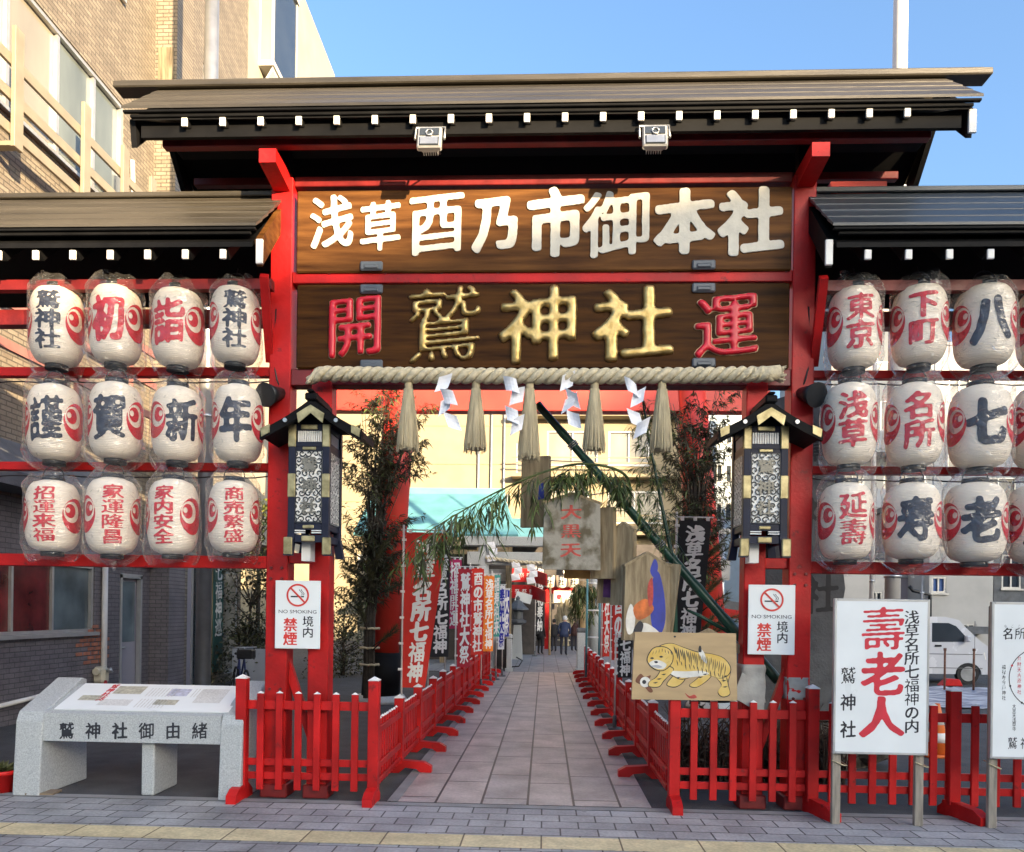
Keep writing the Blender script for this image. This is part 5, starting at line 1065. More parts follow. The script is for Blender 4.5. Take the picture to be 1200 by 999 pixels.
# teal scaffold frame
t = thing('pipe_frame', (P(694, 700, 20).x, 20, 0), 'tall teal and white pipe frame beside the far end of the path', 'pipe frame')
xa_, xb_ = P(688, 700, 20).x, P(703, 700, 20).x
b = MB()
for x in (xa_, xb_): b.tube([(x, 20, 0), (x, 20, 3.7)], .03, 8)
b.build('upright', m_teal, t)
b = MB()
for z in (.4, 1.1, 1.8, 2.5, 3.2): b.tube([(xa_, 20, z), (xb_, 20, z)], .02, 6)
b.build('crossbar', m_white, t)
# ------------------------------------------------------------------ bamboo, pine and wooden plaques
def leaf(b, p, d, L_, w_, mi=0, droop=.25):
    d = d.normalized(); s = d.cross(Z); s = s.normalized() if s.length > .05 else V((1, 0, 0)); up = s.cross(d); s = (s*cos(LR.uniform(-1, 1))+up*sin(LR.uniform(-1, 1))).normalized()
    m_ = p+d*L_*.45-Z*L_*droop*.15; e = p+d*L_-Z*L_*droop
    b.face([p, m_+s*w_, e, m_-s*w_], mi)
LR = random.Random(11)
def kadomatsu(cx, pyt, pyb, Y, hw, label, nst, nleaf, lean=0):
    hw *= 1.45; b0 = P(cx, pyb, Y); top = zz(pyt, Y, cx); rnd = random.Random(int(cx)); t = thing('bamboo_decoration', (b0.x, Y, 0), label, 'new year bamboo', 'bamboo and pine decorations tied to the torii')
    s = MB(); fl = MB(); W = hw*Y/F
    for k in range(nst):
        a = rnd.random()*6.28; r = .09*rnd.random()**.5; hgt = top*rnd.uniform(.72, 1.0); x0, y0 = b0.x+r*cos(a), Y+r*sin(a)*.6; ex, ey = b0.x+lean*Y/F+rnd.uniform(-.62, .62)*W, Y+rnd.uniform(-.25, .2)
        pts = [V((x0, y0, .15)), V((x0, y0, b0.z*.7)), V((x0+(ex-x0)*.3, y0+(ey-y0)*.3, (b0.z+hgt)/2)), V((ex, ey, hgt))]; s.tube(pts, [.02, .019, .012, .004], 6)
        for q in range(int(7)):
            u = rnd.uniform(.08, 1); p = pts[1].lerp(pts[3], u) if u < .5 else pts[2].lerp(pts[3], (u-.5)*2)
            br = V((rnd.uniform(-1, 1), rnd.uniform(-.6, .6), rnd.uniform(.15, .9))).normalized()*W*rnd.uniform(.35, .95)*(1.05-.35*abs(2*u-1)); e = p+br; s.tube([p, p+br*.5+Z*.03, e-Z*.02], [.005, .0035, .002], 4, 0, False)
            for j in range(nleaf):
                v_ = rnd.uniform(.25, 1.05); lp = p+br*v_; leaf(fl, lp, V((rnd.uniform(-1, 1)+br.x, rnd.uniform(-1, 1), rnd.uniform(-.9, .5))), rnd.uniform(.09, .18), rnd.uniform(.009, .016), 1 if rnd.random() < .12 else 0)
    s.build('stems', m_bark, t); fl.build('foliage', [m_leafd, m_leaf], t)
    pn = MB()
    for k in range(20):
        a = rnd.random()*6.28; p0 = V((b0.x+.12*cos(a), Y-.12, rnd.uniform(.9, 2.7))); d = V((cos(a), -.25, rnd.uniform(.3, 1.3))).normalized()*rnd.uniform(.35, .75)
        pn.tube([p0, p0+d*.5, p0+d], [.014, .011, .006], 5, 1)
        for j in range(130):
            u = rnd.uniform(.3, 1); q = V((rnd.uniform(-1, 1), rnd.uniform(-1, 1), rnd.uniform(-1, 1))).normalized()*.7+d.normalized()*.8; q = q.normalized()*rnd.uniform(.09, .16); sd = q.cross(V((.3, .9, .2))).normalized()*.0035; pp = p0+d*u; pn.face([pp-sd, pp+sd, pp+q], 0)
    pn.build('pine_branches', [m_pine, m_bark], t)
    for z in (.75, 1.05, 1.4): w_ = MB(); w_.tube([(b0.x+.17*cos(k*pi/8), Y+.12*sin(k*pi/8), z+.01*(k % 2)) for k in range(17)], .022, 6); w_.build('straw_binding', m_straw, t)
kadomatsu(434, 452, 690, 13.7, 44, 'bushy dark bamboo and pine bundle in front of the torii column by the bench side', 34, 32, 18)
kadomatsu(816, 455, 640, 13.7, 40, 'bushy dark bamboo and pine bundle in front of the torii column behind the black banner', 30, 30, -6)
# diagonal bamboo pole resting in the gate post, with an arched leafy branch
pa, pb = P(630, 474, 7.75), P(912, 798, 7.36); bp = thing('bamboo_pole', pb, 'thick dark green bamboo pole leaning diagonally across the opening with an arched leafy branch', 'bamboo pole')
b = MB(); pts = []; rad = []; n = 44; ax = pb-pa
for k in range(n+1): pts.append(pa+ax*(k/n)); rad.append((.038+.012*k/n)*(1.13 if k % 5 == 0 else 1))
b.tube(pts, rad, 14); b.build('culm', m_bamboo, bp)
b = MB()
for u in (.15, .52): 
    b = MB(); c = pa+ax*u
    for j in range(3): b.tube([c+ax.normalized()*(.02*j)+(V((0, 1, 0)).cross(ax.normalized())*cos(k*pi/6)+V((0, 1, 0))*sin(k*pi/6))*.050 for k in range(13)], .006, 5)
    b.build('binding_wire', m_steel, bp)
def on(u): return pa+ax*u
arch = [on(.40), P(735, 560, 7.3), P(700, 545, 7.18), P(655, 548, 7.12), P(590, 573, 7.05), P(530, 606, 7.0), P(482, 636, 6.95)]
def spl(pts, n=10):
    out = []
    for i in range(len(pts)-1):
        p0, p1, p2, p3 = pts[max(i-1, 0)], pts[i], pts[i+1], pts[min(i+2, len(pts)-1)]
        for k in range(n):
            t_ = k/n; out.append(.5*((2*p1)+(p2-p0)*t_+(2*p0-5*p1+4*p2-p3)*t_*t_+(3*p1-p0-3*p2+p3)*t_**3))
    return out+[pts[-1]]
S_ = spl(arch, 8); b = MB(); b.tube(S_, [.016-.012*k/len(S_) for k in range(len(S_))], 7)
fl = MB(); rnd = random.Random(21)
def spray(p, d, L_, nl, fl=fl, b=b, big=1.0, r=.004):
    e = p+d*L_; mid = p+d*L_*.5+Z*.02; b.tube([p, mid, e-Z*.04], [r, r*.8, .0015], 4, 0, False)
    for j in range(nl):
        u = rnd.uniform(.2, 1.05); q = p.lerp(e, u)-Z*.04*u; leaf(fl, q, V((rnd.uniform(-1, 1), rnd.uniform(-.7, .7), rnd.uniform(-1.6, .15)))+d*.6, rnd.uniform(.09, .17)*big, rnd.uniform(.007, .011)*big, 1 if rnd.random() < .25 else 0, .2)
for k in range(6, len(S_)-1):
    for _ in range(2):
        if rnd.random() < .22: continue
        p = S_[k].lerp(S_[k+1], rnd.random()); spray(p, V((rnd.uniform(-.9, .5), rnd.uniform(-.5, .5), rnd.uniform(-1.4, -.25))).normalized(), rnd.uniform(.14, .46)*(.45 if p.x > .05 else 1), rnd.randint(9, 19), big=1.15)
spray(P(745, 565, 7.4), V((.2, 0, -1)).normalized(), .35, 26); spray(P(725, 552, 7.4), V((-.4, 0, -1)).normalized(), .3, 24)
b.build('branch', m_leaf, bp); fl.build('leaves', [m_leaf, m_leafd], bp)
b = MB(); fl2 = MB(); q0, q1 = P(748, 432, 7.5), P(788, 655, 7.5); S2 = spl([q0, P(758, 500, 7.5), P(775, 590, 7.5), q1], 8)
b.tube(S2, [.006+.016*k/len(S2) for k in range(len(S2))], 8)
for k in range(6, len(S2)-4):
    for _ in range(3): spray(S2[k], V((rnd.uniform(-1, .55), rnd.uniform(-.6, .6), rnd.uniform(-.6, .5))).normalized(), rnd.uniform(.1, .30), 11, fl2, b, .72, .003)
o = thing('upright_bamboo', q1, 'slim upright bamboo stem with small leaves standing behind the diagonal pole', 'bamboo'); o.location = q1
b.build('culm', m_bamboo, o); fl2.build('leaves', [m_leaf, m_leafd], o)
b = MB(); b.bar(q1, V((q1.x+.1, q1.y+.1, 0)), .05, .05); b.build('lower_stem', m_bamboo, o)
b = MB(); u_ = P(865, 748, 7.0); b.tube([on(.86), P(820, 722, 7.42), P(805, 715, 7.45)], [.02, .018, .012], 8); b.build('side_stub', m_bamboo, bp)
# cloth wraps on the posts
for (px, py, h_, rr_, lab) in ((877, 800, .34, .15, 'grey cloth wrapped around the inner gate post beside the tiger plaque, its corner hanging loose'), (930, 806, .20, .145, 'grey cloth band tied round the outer gate post under the no smoking plate')):
    p = P(px, py, GY); x = xi[1] if px < 900 else xo[1]; b = MB()
    def wr(q, a, z0=p.z):
        k = max(abs(sin(a)), abs(cos(a))); r = (rr_*.72)/k*(1+.03*sin(a*3+q.z*40))+.008*NZ.noise(V((a*2, q.z*22, px))); r = min(r, rr_*.98); return V((x+r*sin(a)-0, -r*cos(a), q.z))
    n = 10; b.lathe([(1, -h_*.5+h_*k/n) for k in range(n+1)], (0, GY, p.z), 28, 0, True, lambda q, a: wr(q, a)); 
    if px < 900: b.prism([(x-.11, GY-.125, p.z+.10), (x+.10, GY-.125, p.z-.02), (x+.08, GY-.13, p.z-.30), (x-.02, GY-.14, p.z-.22), (x-.20, GY-.15, p.z-.12)], (0, -.006, 0))
    tag(b.build('cloth_wrap', m_tape, loc=(x, GY, p.z)), lab, 'cloth wrap')
# plaques: pentagon boards seen at different angles
def plaque(c, W, H, peak, yaw, th, mats, label, paint=None, hang=None, roll=0):
    t = thing('wooden_plaque', c, label, 'votive plaque', 'wooden plaques hung on the bamboo'); rot = Matrix.Rotation(R(yaw), 3, 'Z') @ Matrix.Rotation(R(roll), 3, 'Y'); c = V(c)
    A = lambda x, y, z: c+rot @ V((x, y, z))
    b = MB(); b.prism([A(x, -th/2, z) for x, z in ((-W/2, -H/2), (W/2, -H/2), (W/2*.96, H/2-peak), (0, H/2), (-W/2*.96, H/2-peak))], rot @ V((0, th, 0)), 0)
    f = lambda x, y, l: A(x, -th/2-.0022-l, y)
    if paint: paint(b, f, W, H)
    b.build('board', mats, t, fix=False)
    if peak > 0:
        b = MB()
        for s in (-1, 1): b.prism([A(s*W/2*1.0, -th/2-.004, H/2-peak-.015), A(0, -th/2-.004, H/2-.004), A(0, -th/2-.004, H/2+.02), A(s*W/2*1.03, -th/2-.004, H/2-peak+.008)], rot @ V((0, th+.008, 0)))
        b.build('edge_strip', m_oldwood, t)
    if hang is not None: b = MB(); b.tube([A(-.03, 0, H/2-.03), V(hang)], .004, 5); b.tube([A(.03, 0, H/2-.03), V(hang)], .004, 5); b.build('hanging_cord', m_steel, t)
    return t
def pc(px, py, Y): return P(px, py, Y)
k7 = 7.2/F
m_oxred = M('faded_red_ink', (.42, .06, .045), .7, .3, 30); m_pblue = M('ultramarine_paint', (.025, .04, .30), .6, .2, 12); m_porange = M('orange_paint', (.55, .14, .03), .6, .4, 12); m_pwhite = M('chalk_white', (.68, .66, .60), .7, .15, 12); m_yel = M('tiger_yellow', (.62, .40, .08), .6, .25, 9, col2=(.70, .52, .18)); m_pbrown = M('brown_paint', (.16, .06, .03), .6, .2, 9); m_purple = M('purple_paint', (.10, .03, .14), .7, .3, 14)
def pt1(b, f, W, H):
    for i, ch in enumerate('大黒天'): put(b, ch, f, -W*.02, H*(.26-.25*i), W*.36, H*.19, 1, N=44, bold=.03, rough=.10)
plaque(pc(670, 624, 7.2), 68*k7, 88*k7, 10*k7, 4, .05, [m_mould, m_oxred], 'stained grey peaked plaque with three faded red characters', pt1, on(.33))
plaque(pc(628, 577, 7.35), 36*k7, 84*k7, 0, -20, .06, [m_oldwood, m_pblue], 'narrow upright grey plank hanging beside the plaque with red characters', lambda b, f, W, H: b.face([f(W*.12, -H*.12, 0), f(W*.34, -H*.10, 0), f(W*.30, H*.12, 0), f(W*.16, H*.10, 0)], 1), on(.22))
plaque(pc(707, 637, 7.32), 30*k7, 84*k7, 0, -32, .07, [m_oldwood], 'weathered plank edge directly behind the plaque with red characters', None, on(.40))
plaque(pc(690, 668, 7.45), 60*k7, 22*k7, 0, 5, .04, [M('amber_board', (.36, .19, .05), .7, .3, 8)], 'amber board end peeping out below the plaque with red characters', None, None)
plaque(pc(731, 662, 7.30), 28*k7, 96*k7, 8*k7, -28, .09, [m_oldwood], 'tall bare weathered plank between the two painted groups', None, on(.48))
plaque(pc(716, 690, 7.5), 34*k7, 36*k7, 0, 4, .04, [m_oldwood, m_purple], 'small board with a purple painted patch under the weathered planks', lambda b, f, W, H: b.face([f(-W*.3, -H*.3, 0), f(W*.25, -H*.32, 0), f(W*.28, H*.42, 0), f(-W*.28, H*.42, 0)], 1), None)
def blob(f, pts, mi, b, l=0.0, N=26):
    P_ = [V((x, y, 0)) for x, y in pts]; n = len(P_); out = []
    for i in range(n):
        p0, p1, p2, p3 = P_[i-1], P_[i], P_[(i+1) % n], P_[(i+2) % n]
        for k in range(4):
            t_ = k/4; out.append(.5*((2*p1)+(p2-p0)*t_+(2*p0-5*p1+4*p2-p3)*t_*t_+(3*p1-p0-3*p2+p3)*t_**3))
    b.face([f(p.x, p.y, l) for p in out], mi)
def pt_robe(b, f, W, H):
    q = lambda pts: [(x*W, y*H) for x, y in pts]
    blob(f, q([(.05, .10), (.22, .30), (.36, .05), (.40, -.25), (.30, -.42), (.12, -.35), (.06, -.12)]), 1, b)
    blob(f, q([(-.46, -.25), (-.36, -.08), (-.26, -.22), (-.30, -.40), (-.42, -.42)]), 3, b, .0005)
    blob(f, q([(-.30, -.12), (-.05, -.02), (.14, -.12), (.02, -.22), (-.22, -.26)]), 2, b, .001)
    blob(f, q([(-.26, -.42), (-.10, -.30), (.12, -.34), (.30, -.44), (.02, -.47)]), 3, b, .0008)
    blob(f, q([(-.30, -.40), (-.18, -.28), (-.08, -.32), (-.16, -.44)]), 4, b, .0014)
    blob(f, q([(.05, .30), (.14, .44), (.22, .36), (.16, .22)]), 1, b, .0005); blob(f, q([(.00, .12), (.10, .22), (.12, -.05), (.03, -.10)]), 5, b, .0012)
plaque(pc(757, 700, 7.15), 56*k7, 100*k7, 14*k7, 14, .07, [m_oldwood, m_pblue, m_porange, m_pwhite, m_ink, m_oxred], 'peaked plaque painted with a blue robe, white shapes and an orange patch', pt_robe, on(.60))
plaque(pc(776, 702, 7.25), 34*k7, 84*k7, 0, -24, .05, [m_oldwood], 'slanted bare grey plank leaning against the plaque with the blue robe', None, None, 7)
def tiger(b, f, W, H):
    q = lambda pts: [((x*1.12-.02)*W, (y*1.14-.005)*H) for x, y in pts]
    def lim(pts, l):                              # a limb or trunk: dark brush outline under the yellow
        cx_, cy_ = sum(p[0] for p in pts)/len(pts), sum(p[1] for p in pts)/len(pts); g = []
        for x, y in pts: d_ = math.hypot(x-cx_, (y-cy_)*H/W) or 1; g.append((x+(x-cx_)/d_*.0075, y+(y-cy_)/d_*.0075*1.0))
        blob(f, q(g), 3, b, l); blob(f, q(pts), 1, b, l+.0003)
    lim([(.30, .0), (.40, -.04), (.38, -.20), (.40, -.34), (.34, -.38), (.30, -.32), (.33, -.22), (.27, -.10)], .0003)
    lim([(-.04, -.08), (.02, -.12), (.0, -.20), (-.06, -.26), (-.13, -.24), (-.10, -.16)], .0003); lim([(.20, -.04), (.24, -.10), (.20, -.18), (.12, -.26), (.06, -.24), (.12, -.16)], .0003)
    lim([(-.26, .14), (-.20, .26), (-.10, .30), (.0, .25), (.12, .19), (.24, .17), (.34, .12), (.40, .0), (.38, -.10), (.30, -.14), (.16, -.08), (.0, -.16), (-.10, -.10), (-.18, -.04)], .0008)
    lim([(-.16, .0), (-.08, -.04), (-.16, -.18), (-.20, -.26), (-.28, -.26), (-.28, -.20), (-.22, -.14)], .0013)
    lim([(-.30, .08), (-.27, .20), (-.22, .25), (-.14, .24), (-.09, .16), (-.10, .04), (-.17, -.05), (-.25, -.02)], .0018)
    blob(f, q([(-.12, -.06), (.02, -.06), (.16, -.05), (.22, -.09), (.10, -.13), (-.04, -.14)]), 2, b, .0014); blob(f, q([(-.285, .045), (-.22, .085), (-.14, .03), (-.17, -.035), (-.25, -.015)]), 2, b, .0024); blob(f, q([(-.27, .0), (-.22, .02), (-.175, -.005), (-.21, -.022)]), 6, b, .0027)
    for x, y in ((-.262, .105), (-.185, .125)): blob(f, q([(x-.017, y), (x, y+.014), (x+.017, y), (x, y-.012)]), 3, b, .0028)
    blob(f, q([(-.245, .06), (-.225, .07), (-.21, .055), (-.228, .04)]), 3, b, .0028)
    blob(f, q([(.16, .10), (.20, .05), (.18, .18), (.145, .24), (.13, .20)]), 2, b, .0016); blob(f, q([(.13, .20), (.155, .20), (.15, .27), (.135, .27)]), 3, b, .002)
    rn = random.Random(9)
    def stripe(x, y, L_, lean_, wd, l=.0017): blob(f, q([(x, y), (x+wd+lean_*.5, y-L_*.45), (x+lean_, y-L_), (x-wd*.3+lean_*.4, y-L_*.5)]), 3, b, l)
    for k in range(26):
        u = k/25; x = -.08+.44*u; top = .265-.19*u-.10*max(0, u-.75); stripe(x, top-.012*(k % 2), .10+.05*(k % 3), .020-.03*u, .0065)
        if k % 2: stripe(x+.008, top-.17, .06+.02*(k % 3), .012, .005)
    for k in range(7): stripe(-.25+.024*k, .235-.012*abs(k-3), .05, .004*(k-3), .004, .0026)
    for k in range(4): stripe(-.135+.01*k, .17-.05*k, .03, -.03, .005, .0026)
    for x, y in ((.36, -.12), (.35, -.18), (.36, -.26), (-.16, -.11), (-.20, -.17), (.15, -.14), (-.04, -.15), (.19, -.10), (-.23, -.22)): b.face([f((x*1.12-.02+u)*W, (y*1.14+v_)*H, .0021) for u, v_ in ((-.026, 0), (0, -.010), (.026, .012), (0, .012))], 3)
    blob(f, q([(-.40, -.20), (-.36, -.10), (-.32, -.14), (-.27, -.12), (-.29, -.22), (-.25, -.32), (-.28, -.34), (-.33, -.26)]), 4, b, .0006)
    c0 = (-.375*W, -.24*H); rr_ = .05*W
    b.face([f(c0[0]+rr_*cos(k*.3927), c0[1]+rr_*sin(k*.3927), .001) for k in range(16)], 2); b.face([f(c0[0]-.2*rr_+.4*rr_*cos(k*.6283), c0[1]+.4*rr_*sin(k*.6283), .0015) for k in range(10)], 3)
    blob(f, q([(.02, -.34), (.06, -.38), (.10, -.36), (.12, -.40), (.06, -.41)]), 5, b, .0006); b.face([f(W*(-.10+.012*cos(k)), H*(.44+.016*sin(k)), .001) for k in range(6)], 3)
tp_ = plaque(pc(802, 781, 6.88), 122*6.88/F, 78*6.88/F, 0.0, 2, .045, [m_newwood, m_yel, m_pwhite, m_ink, m_pbrown, m_oxred, m_greyr], 'wide new wooden plaque painted with a walking yellow striped tiger', tiger, pc(802, 735, 6.95))
plaque(pc(830, 752, 7.15), 72*k7, 26*k7, 18*k7, 0, .05, [m_oldwood], 'grey peaked board top showing behind the tiger plaque', None, None)
# ------------------------------------------------------------------ court furniture
def stone_post(px, py, Yp, h_, w_, lab, capm):
    p = P(px, py, Yp); t = thing('stone_post', (p.x, Yp, 0), lab, 'stone post', 'stone posts at the far end of the path'); b = MB(); b.b2((p.x-w_/2, Yp-w_/2, .1), (p.x+w_/2, Yp+w_/2, h_), 0, .02); b.build('shaft', m_granite, t); b = MB(); b.b2((p.x-w_*.7, Yp-w_*.7, 0), (p.x+w_*.7, Yp+w_*.7, .1), 0, .01); b.build('base', m_granite, t); b = MB(); b.b2((p.x-w_*.55, Yp-w_*.55, h_+.002), (p.x+w_*.55, Yp+w_*.55, h_+.14), 0, .03); b.build('cap', capm, t)
stone_post(681, 780, 22.6, 1.15, .26, 'stone post with a blue grey cap at the far end on the tiger side', m_granited); stone_post(583, 780, 22.6, 1.2, .3, 'stone post at the far end beside the dark cart', m_granite)
stone_post(596.5, 780, 22.2, .95, .16, 'slim stone post with nothing on its top in front of the stone lantern', m_granite)
p = P(606, 768, 28); t = thing('stone_lantern', (p.x, 28, 0), 'stone lantern with a dark spreading cap and a pale square shaft', 'stone lantern')
b = MB(); b.prism([(p.x-.2, 27.8, 0), (p.x+.2, 27.8, 0), (p.x+.13, 27.8, 1.25), (p.x-.13, 27.8, 1.25)], (0, .4, 0)); b.build('shaft', m_granite, t)
b = MB(); b.lathe([(.16, 1.26), (.32, 1.34), (.32, 1.42), (.2, 1.46), (.19, 1.78), (.24, 1.80)], (p.x, 28, 0), 8, 0, False); b.build('light_box', m_granited, t)
b = MB(); b.lathe([(.46, 1.80), (.45, 1.85), (.3, 1.96), (.16, 2.12), (.08, 2.16), (.09, 2.24), (.01, 2.32)], (p.x, 28, 0), 6, 0, False); b.build('cap', m_granited, t)
p = P(588, 785, 22.4); t = thing('hand_cart', (p.x, 22.4, 0), 'dark hand cart parked at the end of the red panels', 'cart'); b = MB(); b.b2((p.x-.16, 22.2, .14), (p.x+.16, 22.7, .95), 0, .02); b.build('body', m_blackm, t)
b = MB(); b.tube([(p.x+.16, 22.3, .12), (p.x+.5, 22.3, .15), (p.x+.6, 22.3, .32), (p.x+.42, 22.3, .42)], .02, 6); b.build('handle', m_blackm, t)
for dx in (-.1, .12):
    b = MB(); b.tube([(p.x+dx, 22.2, .1), (p.x+dx, 22.26, .1)], .1, 14); b.build('wheel', m_tyre, t)
p = P(644, 757, 31); t = thing('wooden_post', (p.x, 31, 0), 'thin pale wooden cross post at the end of the path', 'post'); b = MB(); b.tube([(p.x, 31, 0), (p.x, 31, 2.9)], .045, 8); b.build('shaft', m_newwood, t); b = MB(); b.tube([(p.x-.45, 31, 2.1), (p.x+.45, 31, 2.1)], .03, 6); b.build('crossbar', m_newwood, t)
# straw sculpture and drooping evergreen bundle
p = P(662, 745, 34); t = thing('straw_figure', (p.x, 34, 0), 'bundled pale straw ornament standing behind the bowing visitor', 'straw ornament'); b = MB()
rnd = random.Random(3)
for k in range(260):
    a = rnd.random()*6.28; r = .34*rnd.random()**.5; z1 = 1.2+1.25*rnd.random(); b.tube([(p.x+r*cos(a)*.6, 34+r*sin(a)*.6, .25), (p.x+r*cos(a)*.5-.1, 34+r*sin(a)*.5, z1*.6), (p.x+r*cos(a)*1.5+.2*(z1-1.6), 34+r*sin(a), z1)], .018, 4, 0, False)
b.build('sheaf', m_straw, t); b = MB()
for z in (.5, .95, 1.3): b.tube([(p.x+.26*cos(k*.5236)-.05, 34+.26*sin(k*.5236), z) for k in range(13)], .035, 6)
b.build('binding', m_rope, t)
p = P(683, 760, 23.5); t = thing('bamboo_decoration', (p.x, 23.5, 0), 'drooping green bamboo bundle beside the stone torii column', 'new year bamboo', 'bamboo and pine decorations tied to the torii'); b = MB(); fl = MB()
for k in range(26):
    a = rnd.random()*6.28; e = V((p.x+.55*cos(a)*rnd.random(), 23.5+.4*sin(a), rnd.uniform(1.2, 2.5))); q = V((p.x+.2*cos(a), 23.5, 2.6)); b.tube([q, (q+e)/2+V((.1*cos(a), 0, .12)), e], .01, 4, 0, False)
    for j in range(70): leaf(fl, q.lerp(e, rnd.random())+V((rnd.uniform(-.12, .12), rnd.uniform(-.1, .1), 0)), V((rnd.uniform(-1, 1), rnd.uniform(-.5, .5), -1.2)), .2, .018, 1 if rnd.random() < .3 else 0)
b.tube([(p.x+.05, 23.5, 0), (p.x, 23.5, 2.7)], .12, 10); b.build('stems', m_newwood, t); fl.build('foliage', [m_leaf, m_pine], t)
# ------------------------------------------------------------------ people
def person(px, pyf, Yp, hgt, yaw, coat, legs, hair, label, bow=0, skirt=False, bag=False):
    p = P(px, pyf, Yp); s = hgt/1.7; t = thing('person', (p.x, Yp, 0), label, 'person', 'visitors at the end of the path'); rot = Matrix.Rotation(R(yaw), 3, 'Z'); br = Matrix.Rotation(R(bow), 3, 'X')
    hip = V((0, 0, .92))
    def q(x, y, z):
        v = V((x, y, z))
        if z > .93: v = hip+br @ (v-hip)
        return rot @ (v*s)+V((p.x, Yp, 0))
    J = {'pel': (0, 0, .94, .15, .115), 'wa': (0, 0, 1.08, .145, .105), 'ch': (0, .0, 1.27, .17, .12), 'sh': (0, 0, 1.41, .12, .09), 'nk': (0, 0, 1.47, .055, .055), 'hd0': (0, -.01, 1.54, .075, .085), 'hd1': (0, -.012, 1.63, .085, .095), 'hd2': (0, 0, 1.69, .055, .06)}
    for sd, n in ((-1, 'l'), (1, 'r')):
        J.update({n+'hp': (sd*.09, 0, .88, .095, .095), n+'kn': (sd*.095, -.02, .50, .065, .065), n+'an': (sd*.10, .02, .09, .045, .05), n+'to': (sd*.11, -.13, .035, .04, .03), n+'so': (sd*.185, 0, 1.38, .065, .065), n+'el': (sd*.25, .01, 1.12, .047, .047), n+'wr': (sd*.235, -.10, .90, .034, .03), n+'ha': (sd*.22, -.14, .82, .03, .022)})
    E = [('pel', 'wa'), ('wa', 'ch'), ('ch', 'sh'), ('sh', 'nk'), ('nk', 'hd0'), ('hd0', 'hd1'), ('hd1', 'hd2')]
    for n in 'lr': E += [('pel', n+'hp'), (n+'hp', n+'kn'), (n+'kn', n+'an'), (n+'an', n+'to'), ('ch', n+'so'), (n+'so', n+'el'), (n+'el', n+'wr'), (n+'wr', n+'ha')]
    names = list(J); me = bpy.data.meshes.new('body'); me.from_pydata([q(*J[k][:3]) for k in names], [(names.index(a), names.index(c)) for a, c in E], [])
    o = bpy.data.objects.new('tmp', me); COL.objects.link(o); md = o.modifiers.new('s', 'SKIN'); sv = me.skin_vertices[0].data
    for i, k in enumerate(names): sv[i].radius = (J[k][3]*s, J[k][4]*s)
    sv[0].use_root = True; o.modifiers.new('d', 'SUBSURF').levels = 2
    m2 = bpy.data.meshes.new_from_object(o.evaluated_get(bpy.context.evaluated_depsgraph_get())); bpy.data.objects.remove(o)
    for m in (coat, legs, m_skin, m_blackm): m2.materials.append(m)
    inv = rot.transposed()
    for f in m2.polygons:
        c = inv @ (f.center-V((p.x, Yp, 0)))/s; c0 = hip+br.transposed() @ (c-hip) if c.z > .93 else c; z = c0.z; arm = abs(c0.x) > .17 and z < 1.45
        f.material_index = 2 if (z > 1.46 or (arm and z < .90 and z > .74)) else 0 if (z > .86 or arm) else (3 if z < .08 else 1); f.use_smooth = True
    m2.transform(Matrix.Translation(-V((p.x, Yp, 0)))); b = bpy.data.objects.new('body', m2); COL.objects.link(b); b.parent = t
    h = MB(); hc = q(0, .012, 1.625)
    g = bmesh.ops.create_uvsphere(h.bm, u_segments=14, v_segments=10, radius=.112*s)
    fwd = rot @ br @ V((0, -1, 0)); dl = [v for v in h.bm.verts if v.co.normalized().dot(fwd) > .5 and v.co.z < .06*s]; bmesh.ops.delete(h.bm, geom=dl, context='VERTS'); bmesh.ops.translate(h.bm, verts=h.bm.verts, vec=hc)
    h.build('hair', hair, t, fix=False)
    fc = MB()
    for sd in (-1, 1): fc.tube([q(sd*.032, -.098, 1.60), q(sd*.032, -.106, 1.60)], .009*s, 6)
    fc.tube([q(-.025, -.098, 1.545), q(.025, -.098, 1.545)], .006*s, 6); fc.build('face_features', m_ink, t)
    c = MB(); lo = .45 if skirt else .78
    prof = [(.215 if skirt else .19, lo), (.185, .95), (.175, 1.1), (.205, 1.28), (.17, 1.40), (.08, 1.46)]
    c.lathe([(r*s, z) for r, z in prof], (0, 0, 0), 16, 0, True, lambda w_, a: q(w_.x/s, w_.y/s*.72, w_.z)); c.build('coat', coat, t, fix=False)
    if bag: g_ = MB(); x = q(.24, -.12, .80); g_.box(x, (.30*s, .12*s, .22*s), None, 0, .03); g_.tube([x+V((-.1, 0, .1)), x+V((0, 0, .28)), x+V((.1, 0, .1))], .012, 6); tag(g_.build('shoulder_bag', m_creamw, loc=x), 'pale shoulder bag hanging at the side of the woman in black', 'bag')
    return t
k_bl, k_nv, k_gr, k_br = M('black_coat', (.014, .014, .017), .8, .2, 6), M('navy_jacket', (.022, .035, .085), .75, .2, 6), M('dark_trousers', (.02, .02, .03), .8, .2, 6), M('brown_coat', (.05, .02, .018), .8, .2, 6)
h_bl, h_wh = M('black_hair', (.012, .010, .009), .6, .3, 30), M('white_hair', (.62, .62, .62), .7, .2, 30)
person(633, 765, 31.5, 1.36, 150, k_bl, k_bl, h_bl, 'woman in black with a pale bag standing at the end of the path', 0, False, True)
person(660.5, 766, 31, 1.62, 170, k_nv, k_gr, h_wh, 'white haired man in a navy jacket bowing forward', 24)
person(649, 760, 33.5, 1.42, 200, k_bl, k_gr, h_bl, 'dark dressed visitor between the woman in black and the man in navy')
person(672.5, 757, 34.5, 1.5, 160, k_br, k_gr, h_bl, 'visitor in a dark brown coat next to the drooping green bundle')
person(613, 757, 34, 1.36, 165, k_bl, m_skin, h_bl, 'visitor in a short black coat with bare legs next to the stone lantern', 6, True)
person(598, 753, 35.5, 1.34, 185, k_br, k_gr, h_bl, 'visitor in dark maroon on the outer side of the stone lantern')
